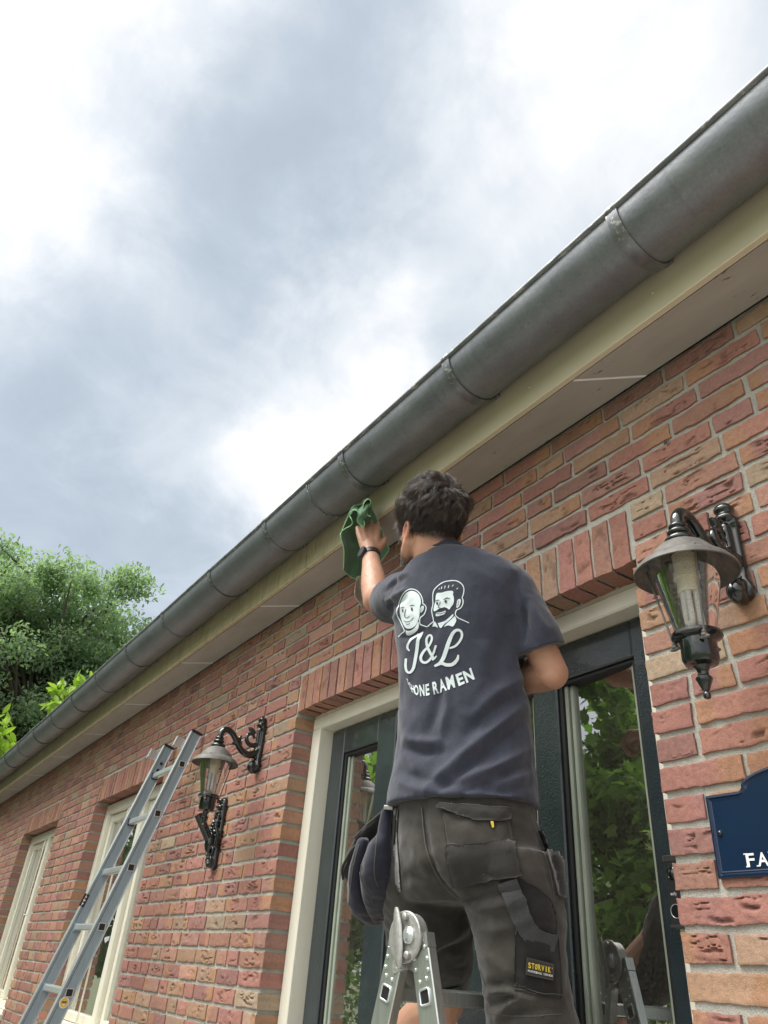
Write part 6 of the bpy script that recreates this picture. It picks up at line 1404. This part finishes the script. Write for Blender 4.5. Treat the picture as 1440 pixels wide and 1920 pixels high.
def leaves(pos, size, kind, rng, out=None, droop=.3, mb=None):
    V, F = leafshape(kind); n = len(pos); up = rng.normal(size=(n, 3)) * .55
    d = rng.normal(size=(n, 3)); d[:, 2] -= droop
    if out is not None: d += out * .8; up += out * .5
    up[:, 2] += .9; d /= np.linalg.norm(d, axis=1)[:, None]; s = np.cross(d, up); s /= np.linalg.norm(s, axis=1)[:, None] + 1e-9; nn = np.cross(s, d)
    sz = size * rng.uniform(.65, 1.25, n); A = pos[:, None] + sz[:, None, None] * (V[None, :, :1] * s[:, None] + V[None, :, 1:2] * d[:, None] + V[None, :, 2:] * nn[:, None])
    k = len(V); t = np.repeat(np.clip(rng.normal(.45, .28, n), 0, 1), k)
    f = (F[None] + (np.arange(n) * k)[:, None, None]).reshape(-1, 3)
    return A.reshape(-1, 3), f, t
def tree(name, label, cat, base, top, crown, mat, kind, size, nleaf, seed, nclump=70, clump=.55, trunk=.22, group=None, fill=.55, gaps=.0, bare=.0):
    """crown: list of (centre, radii) lumps; leaves gather in clumps at the ends of limbs"""
    rng = np.random.RandomState(seed); base = np.asarray(base, float); t = thing(name, label, cat, tuple(base), group)
    cl = []; w = np.array([np.prod(r) ** (2 / 3) for c, r in crown]); w /= w.sum()
    while len(cl) < nclump:
        c, r = crown[rng.choice(len(crown), p=w)]; d = rng.normal(size=3); d /= np.linalg.norm(d); rad = rng.uniform(fill, 1.0) ** .6; p = np.asarray(c) + d * rad * np.asarray(r); cl.append((p, d))
    mb = MB(); trunk_top = np.asarray(top, float)
    ax = smoothpath([base, base * .6 + trunk_top * .4 + rng.normal(0, .12, 3) * [1, 1, 0], trunk_top], 6); mb.merge(tube(ax, np.linspace(trunk, trunk * .35, len(ax)), 12))
    for i in range(0, len(cl), 2):
        p, d = cl[i]; u = rng.uniform(.45, .98); s = ax[int(u * (len(ax) - 1))]; m = s * .45 + p * .55 + rng.normal(0, .10, 3) * np.linalg.norm(p - s) * .5 + [0, 0, .08 * np.linalg.norm(p - s)]
        q = smoothpath([s, m, p], 5); mb.merge(tube(q, np.linspace(trunk * .26, trunk * .03 + .004, len(q)), 6))
    build('trunk', mb, M['bark'], t, True)
    P_, O_ = [], []
    per = nleaf // len(cl)
    for p, d in cl:
        m = int(per * rng.uniform(.5, 1.5)); sc = clump * rng.uniform(.6, 1.25); q = rng.normal(size=(m, 3)); q /= np.linalg.norm(q, axis=1)[:, None]; q *= (rng.rand(m, 1) ** .5) * sc * np.array([1.1, 1.1, .75]); P_.append(p + q); O_.append(q / sc * .6 + d * .3)
    A, f, tv = leaves(np.concatenate(P_), size, kind, rng, np.concatenate(O_)); mb = MB(); mb.add(A, f, 0, leaf=tv); build('crown', mb, M[mat], t, False)
    return t
# oak beyond the far end of the house
tree('oak_tree', 'large oak tree with dense mid green crown rising beyond the gutter', 'tree', (-16.6, 2.4, G), (-16.4, 2.3, 6.2),
     [((-16.5, 1.0, 4.4), (2.2, 2.6, 2.4)), ((-16.5, 3.0, 4.6), (2.0, 1.6, 2.1)), ((-16.3, 1.6, 6.3), (1.7, 1.4, 1.5)), ((-16.3, 3.0, 6.1), (1.3, 1.1, 1.6)), ((-16.2, 4.1, 5.2), (1.0, .75, 1.5)), ((-16.2, -1.0, 5.2), (1.6, 1.8, 1.9)), ((-16.8, .5, 6.1), (1.2, 1.4, 1.2)), ((-16.6, 1.6, 2.6), (2.2, 2.4, 1.4))], 'oakleaf', 'oak', .10, 92000, 5, 330, .48, .26, None, .2)
tree('shrub', 'bright lime green shrub with long leaves peeking over the gutter at far left', 'shrub', (-12.9, 1.15, G), (-12.9, 1.15, 1.9), [((-12.9, 1.20, 2.25), (.65, .60, .75)), ((-12.8, .8, 1.8), (.6, .6, .8)), ((-12.9, 1.45, 2.1), (.4, .4, .5))], 'limeleaf', 'lance', .20, 1900, 8, 26, .26, .05)
tree('shrub', 'small lime green shoot of leaves above the gutter, in front of the oak', 'shrub', (-13.4, 2.36, G), (-13.4, 2.36, 3.4), [((-13.4, 2.34, 3.72), (.22, .30, .34))], 'limeleaf', 'lance', .20, 330, 9, 9, .20, .03)
# garden across the path, seen in the glass
gg = 'garden trees mirrored in the glass'
tree('maple_tree', 'big leaved garden maple nearest to the front door, mirrored in the door glass', 'tree', (-5.6, -3.6, G), (-5.5, -3.5, 2.2), [((-4.7, -2.8, 1.2), (1.5, 1.0, 1.5)), ((-5.6, -3.4, 1.9), (1.9, 1.4, 1.1)), ((-3.6, -2.9, 1.3), (1.2, .9, 1.0)), ((-6.6, -2.9, .9), (1.2, 1.0, 1.3)), ((-6.9, -2.7, 2.5), (1.5, 1.0, 1.4)), ((-4.2, -3.2, .0), (1.4, .8, .8))], 'mapleleaf', 'maple', .145, 11500, 21, 150, .42, .14, gg, .3)
tree('maple_tree', 'garden maple opposite the windows left of the door, mirrored in the panes', 'tree', (-10.2, -3.0, G), (-10.1, -3.0, 2.6), [((-9.6, -2.5, 1.4), (1.7, 1.1, 1.6)), ((-10.4, -2.9, 2.3), (1.9, 1.3, 1.2)), ((-11.6, -2.6, 1.6), (1.3, 1.0, 1.4)), ((-8.4, -3.2, 1.2), (1.2, 1.0, 1.5))], 'mapleleaf', 'maple', .145, 7500, 22, 110, .42, .14, gg, .3)
tree('lime_tree', 'tall garden tree behind the maples, across the lawn from the house', 'tree', (-8.6, -8.4, G), (-8.6, -8.4, 3.6), [((-8.6, -8.4, 2.7), (3.2, 2.2, 2.2)), ((-6.2, -8.8, 2.2), (2.2, 1.8, 1.8)), ((-11.2, -8.2, 2.4), (2.2, 1.8, 2.0)), ((-8.6, -8.2, 1.5), (3.5, 1.6, 1.4))], 'hedgeleaf', 'diamond', .26, 12000, 23, 150, .70, .24, gg)
tree('lime_tree', 'round garden tree in line with the far end of the house front', 'tree', (-15.5, -2.6, G), (-15.5, -2.6, 2.4), [((-15.5, -2.6, 1.8), (1.8, 1.8, 2.4)), ((-15.2, -1.2, 1.0), (1.5, 1.0, 1.6)), ((-15.4, -3.8, 1.4), (1.6, 1.2, 2.0))], 'hedgeleaf', 'diamond', .24, 6000, 27, 80, .55, .2, gg)
tree('lime_tree', 'tall garden tree at the far left end of the lawn', 'tree', (-17.5, -7.5, G), (-17.5, -7.5, 5.2), [((-17.5, -7.5, 4.0), (3.0, 2.6, 2.8)), ((-15.0, -8.0, 2.4), (2.2, 1.8, 2.2)), ((-17.0, -6.2, 1.5), (3.0, 2.0, 1.6))], 'hedgeleaf', 'diamond', .28, 9000, 24, 120, .75, .24, gg)
def hedge():
    rng = np.random.RandomState(31); n = 9000; p = np.stack([rng.uniform(-24, 3.5, n), -10.8 + rng.normal(0, .35, n), G + rng.uniform(0, 2.1, n)], 1); A, f, tv = leaves(p, .20, 'diamond', rng); mb = MB(); mb.add(A, f, 0, leaf=tv)
    o = build('hedge', mb, M['hedgeleaf'], None, False); tag(o, 'clipped green hedge along the far side of the lawn', 'hedge')
hedge()
